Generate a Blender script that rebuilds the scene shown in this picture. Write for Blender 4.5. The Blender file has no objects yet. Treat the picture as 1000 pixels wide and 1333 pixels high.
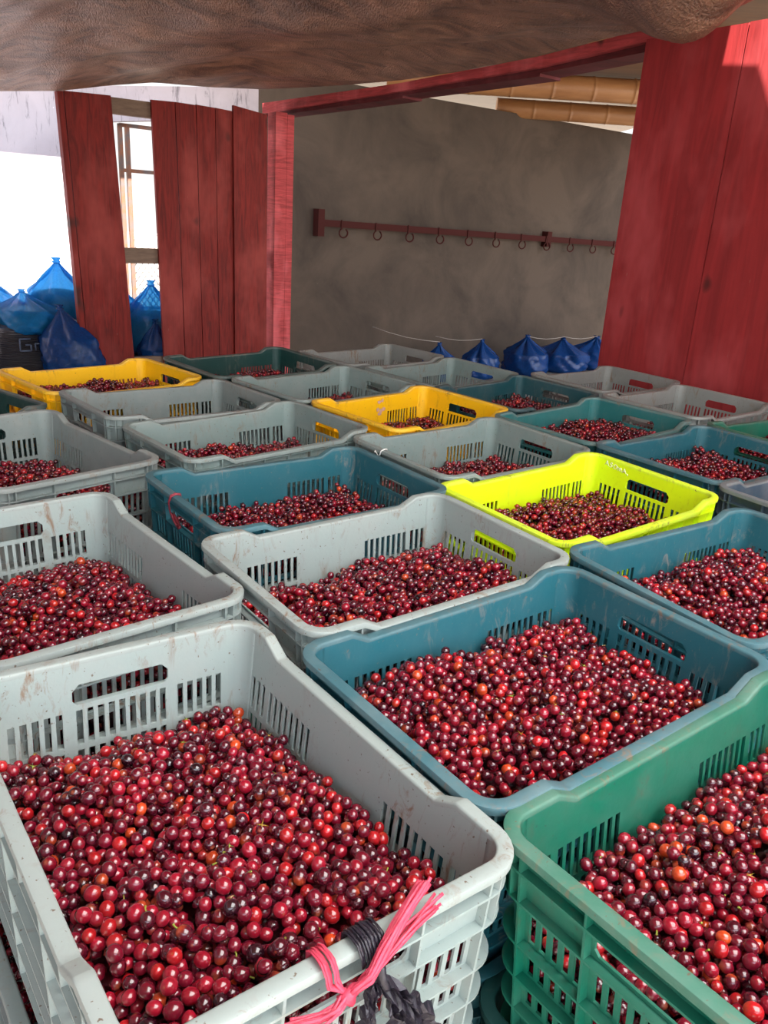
import bpy, math, random
import numpy as np
from mathutils import Vector, Matrix
random.seed(7); rng = np.random.default_rng(7)
scn = bpy.context.scene
COL = scn.collection
ZO = 1.02                      # height of the crate rims above the floor
R = math.radians

# ------------------------------------------------------------------ helpers
class MB:
    """collects boxes, bars and tubes that become ONE mesh object"""
    def __init__(s): s.v = []; s.f = []; s.sm = []
    def add(s, vs, fs, smooth=False):
        b = len(s.v); s.v += [tuple(v) for v in vs]
        s.f += [tuple(b + i for i in f) for f in fs]; s.sm += [smooth] * len(fs)
    def quad_prism(s, a, b, c, d, off):
        """quad a,b,c,d extruded by the vector off"""
        q = [Vector(x) for x in (a, b, c, d)]; o = Vector(off)
        s.add(q + [x + o for x in q], [(0, 1, 2, 3), (7, 6, 5, 4), (0, 4, 5, 1), (1, 5, 6, 2), (2, 6, 7, 3), (3, 7, 4, 0)])
    def box(s, lo, hi):
        (x0, y0, z0), (x1, y1, z1) = lo, hi
        s.quad_prism((x0, y0, z0), (x0, y1, z0), (x1, y1, z0), (x1, y0, z0), (0, 0, z1 - z0))
    def beam(s, a, b, w, h, up=(0, 0, 1)):
        a = Vector(a); b = Vector(b); d = (b - a).normalized()
        r = d.cross(Vector(up)).normalized() * w / 2; u = r.cross(d).normalized() * h / 2
        s.quad_prism(a - r - u, a + r - u, a + r + u, a - r + u, b - a)
    def tube(s, pts, rad, n=8, cap=True, flat=1.0, twist=0.0):
        pts = [Vector(p) for p in pts]; m = len(pts)
        rads = rad if isinstance(rad, (list, tuple)) else [rad] * m
        base = len(s.v); prev = None
        for i, p in enumerate(pts):
            t = (pts[min(i + 1, m - 1)] - pts[max(i - 1, 0)]).normalized()
            if prev is None:
                prev = t.orthogonal().normalized()
            prev = (prev - t * prev.dot(t)).normalized(); q = t.cross(prev)
            for k in range(n):
                a = 2 * math.pi * k / n + twist * i
                s.v.append(tuple(p + prev * math.cos(a) * rads[i] + q * math.sin(a) * rads[i] * flat))
        for i in range(m - 1):
            for k in range(n):
                s.f.append((base + i * n + k, base + i * n + (k + 1) % n, base + (i + 1) * n + (k + 1) % n, base + (i + 1) * n + k)); s.sm.append(True)
        if cap:
            s.f.append(tuple(base + k for k in range(n))[::-1]); s.sm.append(False)
            s.f.append(tuple(base + (m - 1) * n + k for k in range(n))); s.sm.append(False)
    def build(s, name, mats, parent=None, link=True):
        me = bpy.data.meshes.new(name); me.from_pydata(s.v, [], s.f); me.update()
        me.polygons.foreach_set('use_smooth', s.sm)
        for m in (mats if isinstance(mats, (list, tuple)) else [mats]):
            me.materials.append(m)
        o = bpy.data.objects.new(name, me)
        if link: COL.objects.link(o)
        if parent: o.parent = parent
        return o

def tag(o, label=None, cat=None, group=None, kind=None):
    if label: o['label'] = label
    if cat: o['category'] = cat
    if group: o['group'] = group
    if kind: o['kind'] = kind
    return o
def empty(name, loc, rot=(0, 0, 0)):
    o = bpy.data.objects.new(name, None); COL.objects.link(o)
    o.location = loc; o.rotation_euler = rot; o.empty_display_size = .1
    return o
def structure(o): o['kind'] = 'structure'; return o

# ------------------------------------------------------------------ materials
def new_mat(name):
    m = bpy.data.materials.new(name); m.use_nodes = True
    nt = m.node_tree; b = nt.nodes['Principled BSDF']
    return m, nt, b
def N(nt, t, **kw):
    n = nt.nodes.new(t)
    for k, v in kw.items():
        if k in n.inputs: n.inputs[k].default_value = v
        else: setattr(n, k, v)
    return n
def noise(nt, scale, detail=4, rough=.55, vec=None, dist=0):
    n = N(nt, 'ShaderNodeTexNoise', Scale=scale, Detail=detail, Roughness=rough, Distortion=dist)
    if vec is not None: nt.links.new(vec, n.inputs['Vector'])
    return n.outputs['Fac']
def ramp(nt, fac, a, b, ca=(0, 0, 0, 1), cb=(1, 1, 1, 1)):
    r = N(nt, 'ShaderNodeValToRGB'); e = r.color_ramp.elements
    e[0].position = a; e[1].position = b; e[0].color = ca; e[1].color = cb
    nt.links.new(fac, r.inputs['Fac']); return r.outputs['Color']
def mix(nt, fac, a, b, mode='MIX'):
    m = N(nt, 'ShaderNodeMix', data_type='RGBA', blend_type=mode)
    for idx_, val in ((0, fac), (6, a), (7, b)):
        sock = m.inputs[idx_]
        if isinstance(val, bpy.types.NodeSocket): nt.links.new(val, sock)
        elif idx_ == 0: sock.default_value = val
        else: sock.default_value = val if len(val) == 4 else (*val, 1)
    return m.outputs[2]
def worldpos(nt): return N(nt, 'ShaderNodeNewGeometry').outputs['Position']
def objpos(nt): return N(nt, 'ShaderNodeTexCoord').outputs['Object']
def mapping(nt, vec, scale=(1, 1, 1), rot=(0, 0, 0)):
    m = N(nt, 'ShaderNodeMapping'); m.inputs['Scale'].default_value = scale; m.inputs['Rotation'].default_value = rot
    nt.links.new(vec, m.inputs['Vector']); return m.outputs['Vector']
def bump(nt, b, h, strength=.3, dist=.01):
    n = N(nt, 'ShaderNodeBump', Strength=strength, Distance=dist)
    nt.links.new(h, n.inputs['Height']); nt.links.new(n.outputs['Normal'], b.inputs['Normal'])

def plastic(name, c, dirt=(.20, .12, .07), pale=.35, amount=.5, rough=.42, streak=.5):
    """weathered crate plastic: sun-chalked patches, brown specks, rub marks"""
    m, nt, b = new_mat(name); p = worldpos(nt)
    chalk = ramp(nt, noise(nt, 9, 6, .65, p), .42, .75)
    cp = tuple(x * (1 - pale) + y * pale for x, y in zip(c, (.36, .355, .33)))
    base = mix(nt, chalk, c, cp)
    sc = ramp(nt, noise(nt, 45, 6, .7, mapping(nt, p, (1, 1, .35)), 1.2), .53, .67)
    sc2 = ramp(nt, noise(nt, 7, 3, .6, p), .45, .62)
    msk = N(nt, 'ShaderNodeMath', operation='MULTIPLY'); nt.links.new(sc, msk.inputs[0]); nt.links.new(sc2, msk.inputs[1])
    m2 = N(nt, 'ShaderNodeMath', operation='MULTIPLY'); nt.links.new(msk.outputs[0], m2.inputs[0]); m2.inputs[1].default_value = amount
    base = mix(nt, m2.outputs[0], base, dirt)
    sp = ramp(nt, noise(nt, 160, 2, .5, p), .69, .74)
    m3 = N(nt, 'ShaderNodeMath', operation='MULTIPLY'); nt.links.new(sp, m3.inputs[0]); m3.inputs[1].default_value = amount * .9
    base = mix(nt, m3.outputs[0], base, tuple(x * .55 for x in dirt))
    nt.links.new(base, b.inputs['Base Color'])
    rr = N(nt, 'ShaderNodeMapRange'); rr.inputs['To Min'].default_value = rough - .08; rr.inputs['To Max'].default_value = rough + .2
    nt.links.new(noise(nt, 30, 4, .6, p), rr.inputs['Value']); nt.links.new(rr.outputs[0], b.inputs['Roughness'])
    bump(nt, b, noise(nt, 120, 3, .5, p), .12, .002)
    return m
CR = {}
def crate_mats(key, c, rim_pale=.45, **kw):
    CR[key] = (plastic('plastic_' + key, c, **kw), plastic('plastic_rim_' + key, tuple(x * (1 - rim_pale) + y * rim_pale for x, y in zip(c, (.27, .265, .24))), amount=1.0, rough=.5, pale=.22))
crate_mats('light_grey', (.29, .345, .33), rim_pale=.25, amount=.9)
crate_mats('sage_grey', (.20, .265, .25), rim_pale=.3, amount=.8)
crate_mats('mid_grey', (.20, .24, .23), rim_pale=.3, amount=.7)
crate_mats('dusty_grey', (.24, .25, .235), rim_pale=.3, amount=.9)
crate_mats('teal', (.012, .108, .140), rim_pale=.14, pale=.06, dirt=(.30, .24, .20), amount=.7)
crate_mats('dark_teal', (.010, .075, .09), rim_pale=.18, pale=.10, dirt=(.25, .2, .17), amount=.5)
crate_mats('sea_green', (.02, .15, .15), rim_pale=.3, pale=.12, dirt=(.25, .2, .17), amount=.4)
crate_mats('bottle_green', (.006, .045, .04), rim_pale=.25, pale=.06, dirt=(.2, .16, .13), amount=.4)
crate_mats('green', (.004, .135, .082), rim_pale=.13, pale=.10, dirt=(.10, .08, .05), amount=.5, rough=.33)
crate_mats('yellow', (.95, .52, .002), rim_pale=.08, pale=.02, dirt=(.40, .16, .02), amount=.5)
crate_mats('lime', (.72, .92, .004), rim_pale=.08, pale=.02, dirt=(.35, .30, .05), amount=.35)
crate_mats('navy', (.04, .07, .10), rim_pale=.4, pale=.25, amount=.5)

# ------------------------------------------------------------------ harvest crate
L, W, RC = .60, .4234, .048
HB = .255                                     # mid rim above the crate's base
def ztop(x):                                  # rim contour above the mid rim, x from the low end
    x += L / 2
    def st(a, b, x): t = min(max((x - a) / (b - a), 0), 1); return t
    return .0185 * (1 - st(.099, .133, x)) + .0190 * st(.4855, .5235, x)
XS = [-.201, -.167, .1855, .2235]
SLOT = .0088
def inset(z): return .018 + .055 * (-z) if z < 0 else .018
def env(z): return .0035 + .05 * (-z) if z < 0 else .0035
ROWS = [(-.110, -.0575), (-.156, -.119), (-.201, -.167)]
HOLE = (-.049, -.019)

def stations(side, with_corners):
    """list of (outer point, inward normal, x, flags) along a side"""
    hx, hy = L / 2 - RC, W / 2 - RC
    out = []
    def slots(centres):
        e = []
        for c in centres: e += [c - SLOT / 2, c + SLOT / 2]
        return e
    if side in 'PQ':
        cs = [.089 + .0148 * i for i in range(8)] + [.214 + .0148 * i for i in range(3)]; cs = sorted(cs + [-c for c in cs])
        us = sorted(set([-hx, hx, -.01, .02] + slots(cs) + XS)); 
        s = -1 if side == 'P' else 1
        seq = [((u, s * W / 2), (0, -s), u) for u in us]
        isl = [any(abs((a + b) / 2 - c) < SLOT / 2 for c in cs) for a, b in zip(us, us[1:])]
        hl = [False] * len(isl)
        pts = seq
    else:
        cs = [.0865 + .0153 * i for i in range(5)]; cs = sorted(cs + [-c for c in cs] + [.0149 * (i - 4) for i in range(9)])
        cs = [c for c in cs if abs(c) < hy - .004]
        us = sorted(set([-hy, hy, -.068, .068] + slots(cs)))
        s = 1 if side == 'F' else -1
        pts = [((s * L / 2, u), (-s, 0), s * L / 2) for u in us]
        isl = [any(abs((a + b) / 2 - c) < SLOT / 2 for c in cs) for a, b in zip(us, us[1:])]
        hl = [abs((a + b) / 2) < .068 for a, b in zip(us, us[1:])]
    res = pts; fl = list(zip(isl, hl))
    if with_corners:
        s = 1 if side == 'F' else -1
        lo, hi = [], []
        for k in range(7):
            a = R(90 * k / 7)
            lo.append(((s * (hx + RC * math.sin(a)), -(hy + RC * math.cos(a))), (-s * math.sin(a), math.cos(a)), s * (hx + RC * math.sin(a))))
            hi.append(((s * (hx + RC * math.sin(a)), (hy + RC * math.cos(a))), (-s * math.sin(a), -math.cos(a)), s * (hx + RC * math.sin(a))))
        res = lo + res + hi[::-1]; fl = [(False, False)] * 7 + fl + [(False, False)] * 7
    return res, fl
TH = .0032
def wall_mesh(side):
    corners = side in 'NF'
    st, fl = stations(side, corners)
    mb = MB()
    zs = [None, HOLE[1], HOLE[0]] + [v for r in ROWS for v in (r[1], r[0])] + [-.2545]
    def zz(i, x): return ztop(x) - .004 if i == 0 else zs[i]
    nz = len(zs)
    def hole(ci, ri):
        s, h = fl[ci]
        if h and corners and ri == 1: return True
        return s and ri in (3, 5, 7)
    idx = {}
    def V(c, r, o):
        k = (c, r, o)
        if k not in idx:
            (p, n, x) = st[c]; z = zz(r, x); d = inset(z) - (TH if o else 0)
            idx[k] = len(mb.v); mb.v.append((p[0] + n[0] * d, p[1] + n[1] * d, z + HB))
        return idx[k]
    flip = side in 'QF' 
    if side == 'F': flip = False
    def F(a, b, c, d, sm=False):
        mb.f.append((a, b, c, d)); mb.sm.append(sm)
    nc = len(st) - 1
    for c in range(nc):
        cor = corners and (c < 7 or c >= nc - 7)
        for r in range(nz - 1):
            if not hole(c, r):
                F(V(c, r, 0), V(c + 1, r, 0), V(c + 1, r + 1, 0), V(c, r + 1, 0), cor)
                F(V(c, r, 1), V(c, r + 1, 1), V(c + 1, r + 1, 1), V(c + 1, r, 1), cor)
                if c == 0 or hole(c - 1, r): F(V(c, r, 0), V(c, r + 1, 0), V(c, r + 1, 1), V(c, r, 1))
                if c == nc - 1 or hole(c + 1, r): F(V(c + 1, r, 0), V(c + 1, r, 1), V(c + 1, r + 1, 1), V(c + 1, r + 1, 0))
                if r == nz - 2 or hole(c, r + 1): F(V(c, r + 1, 0), V(c + 1, r + 1, 0), V(c + 1, r + 1, 1), V(c, r + 1, 1))
                if r > 0 and hole(c, r - 1): F(V(c, r, 0), V(c, r, 1), V(c + 1, r, 1), V(c + 1, r, 0))
    # horizontal flanges
    def flange(z0, t=.003, dd=0):
        base = len(mb.v)
        for (p, n, x) in st:
            de, di = env(z0) + dd, inset(z0) - TH + .0008
            for d, z in ((de, z0), (de, z0 - t), (di, z0 - t - .001), (di, z0)):
                mb.v.append((p[0] + n[0] * d, p[1] + n[1] * d, z + HB))
        for i in range(len(st) - 1):
            for k in range(4):
                a = base + i * 4 + k; b = base + i * 4 + (k + 1) % 4
                mb.f.append((a, b, b + 4, a + 4)); mb.sm.append(False)
        for e in (base, base + 4 * (len(st) - 1)): mb.f.append((e, e + 1, e + 2, e + 3)); mb.sm.append(False)
    for z0 in (-.0135, -.0535, -.1125, -.160, -.207, -.2515): flange(z0)
    # vertical ribs
    def rib(p, n, x, zt, zb, t=.003):
        tx, ty = -n[1] * t / 2, n[0] * t / 2
        segs = []
        for z in (zt, zb):
            for d in (env(z), inset(z) - TH + .0008):
                for s in (-1, 1): segs.append((p[0] + n[0] * d + s * tx, p[1] + n[1] * d + s * ty, z + HB))
        mb.add(segs, [(0, 1, 3, 2), (4, 6, 7, 5), (0, 4, 5, 1), (1, 5, 7, 3), (3, 7, 6, 2), (2, 6, 4, 0)])
    if side in 'PQ':
        s = -1 if side == 'P' else 1
        for u in (-.2033, -.075, .075, .2033): rib((u, s * W / 2), (0, -s), u, ztop(u) - .006, -.252)
        for u in (-.140, 0, .14): rib((u, s * W / 2), (0, -s), u, ztop(u) - .006, -.0535)
    else:
        s = 1 if side == 'F' else -1
        for sy in (-1, 1):
            for zc, dz, w_ in ((HOLE[1], -1, .010), (HOLE[0], 1, .006)):
                tri = []
                for o_ in (0, TH):
                    for (u, z) in ((sy * .0682, zc - dz * .0004), (sy * (.068 - w_), zc - dz * .0004), (sy * .0682, zc + dz * w_)):
                        tri.append((s * (L / 2 - inset(z) + o_), u, z + HB))
                mb.add(tri, [(0, 1, 2), (3, 5, 4), (0, 3, 4, 1), (1, 4, 5, 2), (2, 5, 3, 0)])
        for u in (-.160, -.0735, .0735, .160): rib((s * L / 2, u), (-s, 0), s * L / 2, ztop(s * L / 2) - .006, -.252)
        for sy in (-1, 1):
            for a in (35, 75):
                a = R(a); hx, hy = L / 2 - RC, W / 2 - RC
                p = (s * (hx + RC * math.sin(a)), sy * (hy + RC * math.cos(a)))
                rib(p, (-s * math.sin(a), -sy * math.cos(a)), p[0], ztop(p[0]) - .006, -.0535)
    return mb
def rim_mesh():
    mb = MB(); loop = []
    P, _ = stations('P', False); F, _ = stations('F', True); Q, _ = stations('Q', False); Nn, _ = stations('N', True)
    loop = [p for p in P] + F[1:] + Q[::-1][1:] + Nn[::-1][1:-1]
    # thin out and keep the steps
    prof = [(.0005, -.0105), (0, -.003), (.0008, -.0008), (.003, 0), (.0155, 0), (.0175, -.0008), (.0183, -.003), (.0183, -.008), (.0145, -.008), (.0145, -.003), (.003, -.003), (.0026, -.0105)]
    k = len(prof); n = len(loop)
    for (p, nn, x) in loop:
        zt = ztop(x)
        for d, z in prof: mb.v.append((p[0] + nn[0] * d, p[1] + nn[1] * d, zt + z + HB))
    for i in range(n):
        j = (i + 1) % n
        for q in range(k):
            mb.f.append((i * k + q, i * k + (q + 1) % k, j * k + (q + 1) % k, j * k + q)); mb.sm.append(True)
    return mb
def base_mesh():
    mb = MB(); P, _ = stations('P', False); F, _ = stations('F', True); Q, _ = stations('Q', False); Nn, _ = stations('N', True)
    loop = P + F[1:] + Q[::-1][1:] + Nn[::-1][1:-1]; n = len(loop)
    for z in (.0015, .0045):
        for (p, nn, x) in loop:
            d = inset(-.25) - .001; mb.v.append((p[0] + nn[0] * d, p[1] + nn[1] * d, z))
    mb.f.append(tuple(range(n))[::-1]); mb.f.append(tuple(range(n, 2 * n))); mb.sm += [False, False]
    for i in range(n): mb.f.append((i, (i + 1) % n, n + (i + 1) % n, n + i)); mb.sm.append(False)
    for i in range(-3, 4):
        mb.box((-.24, i * .05 - .002, .0045), (.24, i * .05 + .002, .009))
    for i in range(-4, 5):
        mb.box((i * .055 - .002, -.16, .0045), (i * .055 + .002, .16, .009))
    return mb
PM = []
for nm, mb, mi in (('rim', rim_mesh(), 1), ('side_wall', wall_mesh('P'), 0), ('side_wall', wall_mesh('Q'), 0), ('end_wall', wall_mesh('N'), 0), ('end_wall', wall_mesh('F'), 0), ('crate_floor', base_mesh(), 0)):
    me = bpy.data.meshes.new(nm); me.from_pydata(mb.v, [], mb.f); me.update()
    import bmesh
    bm = bmesh.new(); bm.from_mesh(me); bmesh.ops.recalc_face_normals(bm, faces=bm.faces); bm.to_mesh(me); bm.free()
    me.polygons.foreach_set('use_smooth', mb.sm); me.materials.append(CR['mid_grey'][mi])
    if nm == 'rim': me.set_sharp_from_angle(angle=R(50))
    PM.append((nm, me, mi))
def make_crate(x, y, yaw, dz, tx, ty, key, label, tier=0, group=None):
    root = empty('harvest_crate', (0, 0, 0))
    rot = Matrix.Rotation(yaw, 4, 'Z') @ Matrix.Rotation(ty, 4, 'X') @ Matrix.Rotation(-tx, 4, 'Y')
    c = Vector((x, y - .07, ZO - .0073 + dz)) + rot @ Vector((0, 0, -HB))
    root.matrix_world = Matrix.Translation(c) @ rot
    tag(root, label, 'crate', group or 'plastic harvest crates')
    for nm, me, mi in PM:
        o = bpy.data.objects.new(nm, me); COL.objects.link(o); o.parent = root
        o.material_slots[0].link = 'OBJECT'; o.material_slots[0].material = CR[key][mi if tier == 0 else 0]
        if nm == 'rim': o['label'] = 'scuffed paler top rim'
    return root
# name: (x, y, yaw, dz, slope along, slope across), colour, level, drop towards the high end, heap, label
CRATES = {
 'T1': ((0.2427, 1.0452, 0.654, -0.005, 0.0164, 0.0083), 'teal', (-.050, .034, .028, 0), 'nearest teal blue crate heaped with cherries, between the big grey and green crates'),
 'G1': ((-0.1792, 0.7503, 2.2349, 0.0017, 0.001, 0.0362), 'light_grey', (-.064, .052, .022, 0), 'largest light grey crate in front, a pink and a black tie on its near rim'),
 'GR': ((0.4955, 0.7125, 0.654, -0.0008, 0.0227, -0.0326), 'green', (-.088, 0, .030, 0), 'bright green crate of cherries at the bottom right corner'),
 'C1': ((0.0125, 1.402, 0.6573, 0.0031, 0.0097, 0.021), 'light_grey', (-.100, -.020, .020, .02), 'light grey crate in the centre, directly behind the nearest teal crate'),
 'LI': ((0.4774, 1.8794, 0.6643, -0.0086, 0.0254, 0.0235), 'lime', (-.078, .022, .034, 0), 'lime yellow-green crate with faded white handwriting inside'),
 'T2': ((-0.2034, 1.7742, 0.6629, 0.0043, -0.0049, 0.0094), 'teal', (-.100, 0, .018, 0), 'teal blue crate with a red ribbon on its rim, left of centre'),
 'G2': ((-0.5582, 1.2605, 2.2986, 0.0024, 0.0105, -0.0067), 'light_grey', (-.078, .045, .024, 0), 'light grey crate on the left edge, directly behind the largest grey crate'),
 'G3': ((-0.9094, 1.934, 2.4209, 0.0054, 0.018, -0.0047), 'mid_grey', (-.095, .035, .02, 0), 'grey crate on the left edge beside the teal crate with the red ribbon'),
 'g4': ((-0.4072, 2.2476, 0.7348, 0.0058, 0.0254, 0.0025), 'sage_grey', (-.072, .045, .02, 0), 'light grey crate of cherries just behind the ribboned teal crate'),
 'g5': ((-0.7073, 2.5494, 0.7351, 0.0132, -0.0131, 0.0002), 'mid_grey', (-.165, 0, .0, 0), 'rust-specked grey crate with no cherries showing, in front of the left yellow crate'),
 'Y1': ((-1.0432, 2.8601, 0.8474, 0.0101, -0.0062, 0.0208), 'yellow', (-.055, .012, .018, 0), 'orange-yellow crate at the far left under the blue bags'),
 'DG': ((-0.577, 3.2682, 0.8016, 0.0206, 0.008, 0.0305), 'bottle_green', (-.074, .012, .014, 0), 'very dark green crate in front of the red plank gate'),
 'g6': ((-0.2482, 2.987, 0.8253, 0.0086, -0.0018, 0.0182), 'sage_grey', (-.110, -.01, .012, 0), 'light grey crate between the dark green crate and the middle yellow crate'),
 'g7': ((-0.1056, 3.8215, 0.738, -0.0058, 0.0067, -0.0043), 'dusty_grey', None, 'empty dusty grey crate farthest back, in front of the concrete wall'),
 'g8': ((0.2191, 3.519, 0.8005, -0.0135, 0.0015, 0.0259), 'sage_grey', None, 'empty pale grey crate in the back row, blue bag visible through its handle'),
 'Y2': ((0.0735, 2.7084, 0.8259, -0.0008, -0.0082, 0.0295), 'yellow', (-.112, -.008, .026, 0), 'orange-yellow crate with a pale smudge inside, in the middle of the group'),
 'g9': ((0.2454, 2.2507, 0.7006, -0.0023, -0.0031, 0.0235), 'sage_grey', (-.125, -.02, .034, .01), 'light grey crate behind the lime crate, white wire tie on its rim'),
 't3': ((0.5089, 3.2006, 0.8159, -0.0211, -0.0061, 0.0303), 'dark_teal', (-.072, .01, .02, 0), 'dark teal crate right behind the middle yellow crate'),
 't4': ((0.6943, 2.6891, 0.7438, 0.0003, 0.0125, 0.0071), 'sea_green', (-.052, .012, .026, 0), 'sea green crate heaped with cherries, right of the middle yellow crate'),
 'g10': ((0.9642, 3.6379, 0.6954, -0.0188, -0.0036, 0.0126), 'dusty_grey', None, 'empty dusty grey crate against the foot of the tall red door'),
 'g11': ((1.1539, 3.1102, 0.7321, 0.0038, -0.014, 0.0122), 'dusty_grey', (-.125, 0, .01, 0), 'pale dusty grey crate below the red door, nearer the right edge'),
 't5': ((0.9588, 2.334, 0.6852, 0.0011, -0.0094, 0.0159), 'teal', (-.074, .0, .020, 0), 'steel blue crate of cherries behind the lime crate, reaching the right edge'),
 't6': ((1.1909, 1.9546, 0.6232, 0.0064, 0.0055, 0.0123), 'navy', (-.10, 0, .01, 0), 'small visible corner of a dark slate crate right of the lime crate'),
 'T7': ((0.7158, 1.4609, 0.6012, -0.0034, 0.0057, 0.026), 'teal', (-.085, -.01, .03, 0), 'blue crate of cherries at the right edge in front of the lime crate'),
 'v2': ((1.4379, 2.7216, 0.6139, -0.0049, -0.0114, -0.0003), 'green', (-.07, 0, .02, 0), 'green crate cut off at the far right edge behind the steel blue crate'),
 'd2': ((-1.393, 2.3168, 0.8773, -0.0061, -0.03, -0.03), 'bottle_green', None, 'dark green crate end at the left edge below the left yellow crate'),
}
ROOTS = {}
under = ['mid_grey', 'teal', 'dusty_grey', 'dark_teal', 'light_grey', 'green']
for i, (k, (pose, key, lev, label)) in enumerate(CRATES.items()):
    ROOTS[k] = make_crate(*pose, key, label)
bpy.context.view_layer.update()
for i, (k, (pose, key, lev, label)) in enumerate(CRATES.items()):
    for t in (1, 2, 3):
        x, y, yaw, dz, tx, ty = pose
        kk = under[(i * 5 + t * 2) % 6]
        if k == 'G1' and t == 1: kk = 'mid_grey'; x -= .015; y -= .008
        if k == 'GR': kk = 'bottle_green'
        if k == 'T1' and t == 1: kk = 'dark_teal'
        s = (1 - t / 3)
        make_crate(x, y, yaw, dz * s - HB * t, tx * s, ty * s, kk, ['', 'crate beneath the ', 'second crate under the ', 'floor-level crate under the '][t] + (' '.join(label.split(',')[0].split()[:11])), t, 'lower crates of the stacks')

# ------------------------------------------------------------------ cherries
def cherry_material():
    m, nt, b = new_mat('coffee_cherry_skin')
    a = N(nt, 'ShaderNodeAttribute', attribute_name='Col')
    nn = ramp(nt, noise(nt, 240, 3, .6, worldpos(nt)), .35, .75)
    dk = mix(nt, nn, (.78, .70, .74), (1.15, 1.15, 1.15))
    c = mix(nt, 1.0, a.outputs['Color'], dk, 'MULTIPLY')
    nt.links.new(c, b.inputs['Base Color'])
    b.inputs['Roughness'].default_value = .2; b.inputs['Specular IOR Level'].default_value = .6
    b.inputs['Coat Weight'].default_value = .65; b.inputs['Coat Roughness'].default_value = .06
    return m
M_CH = cherry_material()
def ico(sub):
    bm = bmesh.new(); bmesh.ops.create_icosphere(bm, subdivisions=sub, radius=1)
    bmesh.ops.rotate(bm, verts=bm.verts, cent=(0, 0, 0), matrix=Matrix.Rotation(0.0, 3, 'X'))
    v = np.array([p.co[:] for p in bm.verts]); f = np.array([[q.index for q in p.verts] for p in bm.faces]); bm.free()
    z = v[:, 2].copy()
    v = v * np.array([1, 1, 1.13])
    v[z > .97, 2] -= .10                          # calyx dimple
    return v, f, z
ICO = {s: ico(s) for s in (1, 2, 3)}
def pile(nmax, seed):
    rs = random.Random(seed); hx, hy = L / 2 - .0275, W / 2 - .0275
    cell = .018; grid = {}; P = []
    def inside(x, y, r):
        if abs(x) > hx - r or abs(y) > hy - r: return False
        cx_, cy_ = hx - .035, hy - .035
        if abs(x) > cx_ and abs(y) > cy_: return (abs(x) - cx_) ** 2 + (abs(y) - cy_) ** 2 < (.035 - r) ** 2
        return True
    def rest(x, y, r):
        z = 0.; gi, gj = int(x / cell + 100), int(y / cell + 100)
        for i in (gi - 1, gi, gi + 1):
            for j in (gj - 1, gj, gj + 1):
                for (a, b, c, q) in grid.get((i, j), ()):
                    d2 = (a - x) ** 2 + (b - y) ** 2; s = (q + r) * .95
                    if d2 < s * s:
                        h = c + math.sqrt(s * s - d2)
                        if h > z: z = h
        return z
    while len(P) < nmax:
        x = rs.uniform(-hx, hx); y = rs.uniform(-hy, hy); r = rs.gauss(.0074, .0006); r = min(max(r, .0058), .009)
        if not inside(x, y, r): continue
        z = rest(x, y, r); st = .008
        for k in range(10):
            a = rs.uniform(0, 6.283); nx = x + st * math.cos(a); ny = y + st * math.sin(a)
            if not inside(nx, ny, r): continue
            nz = rest(nx, ny, r)
            if nz < z: x, y, z = nx, ny, nz
            else: st *= .85
        P.append((x, y, z, r)); grid.setdefault((int(x / cell + 100), int(y / cell + 100)), []).append((x, y, z, r))
    P = np.array(P)
    # depth of each cherry below the local top
    gx = ((P[:, 0] + hx) / .015).astype(int); gy = ((P[:, 1] + hy) / .015).astype(int)
    top = {}
    for a, b, z in zip(gx, gy, P[:, 2]): top[(a, b)] = max(top.get((a, b), -9), z)
    tp = np.array([max(top.get((a + i, b + j), -9) for i in (0,) for j in (0,)) for a, b in zip(gx, gy)])
    mean = np.mean(list(top.values()))
    keep = P[:, 2] > tp - .026
    P[:, 2] -= mean
    return P[keep], (tp - mean)[keep]
PILES = [pile(3100, 3), pile(3100, 11)]
def palette(n, rs):
    u = rs.random(n); c = np.zeros((n, 3))
    base = [(.150, .004, .016), (.072, .003, .011), (.28, .006, .020), (.43, .010, .014), (.52, .055, .012), (.026, .003, .008)]
    cut = [0, .37, .64, .85, .955, .975, 1.01]
    cls = np.digitize(u, cut) - 1
    c = np.array(base)[cls] * rs.uniform(.75, 1.3, (n, 1))
    return c, cls
def rand_rot(n, rs):
    q = rs.normal(size=(n, 4)); q /= np.linalg.norm(q, axis=1)[:, None]; w, x, y, z = q.T
    return np.stack([1 - 2 * (y * y + z * z), 2 * (x * y - z * w), 2 * (x * z + y * w), 2 * (x * y + z * w), 1 - 2 * (x * x + z * z), 2 * (y * z - x * w), 2 * (x * z - y * w), 2 * (y * z + x * w), 1 - 2 * (x * x + y * y)], 1).reshape(n, 3, 3)
ALLV, ALLF, ALLC = [], [], []; off = 0
def vcols(c, zz, rs):
    """vertex colours: calyx dot on one pole, a less ripe cheek on the other of some fruits"""
    n = len(c); m = len(zz); out = np.repeat(c[:, None, :], m, 1)
    cheek = (rs.random(n) < .22)[:, None, None] * np.clip((-zz - .25) / .6, 0, 1)[None, :, None] * rs.uniform(.2, .8, (n, 1, 1))
    out = out * (1 - cheek) + np.array([.55, .075, .015]) * cheek
    cal = (zz > .97)[None, :, None] * (rs.random(n) < .8)[:, None, None]
    return out * (1 - cal) + np.array([.30, .07, .03]) * cal
def emit(pos, rad, rot, col, sub, rs):
    global off
    v, f, zz = ICO[sub]; n = len(pos)
    if n == 0: return
    vv = np.einsum('kij,mj->kmi', rot, v) * rad[:, None, None] + pos[:, None, :]
    ALLV.append(vv.reshape(-1, 3)); ALLC.append(vcols(col, zz, rs).reshape(-1, 3))
    ff = f[None] + (np.arange(n) * len(v))[:, None, None] + off
    ALLF.append(ff.reshape(-1, 3)); off += n * len(v)
CAMPOS = np.array([0, -.07, .59267519 + ZO])
FPX, PIT, ROL = 1043.58395, .34682, -.06349
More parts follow.
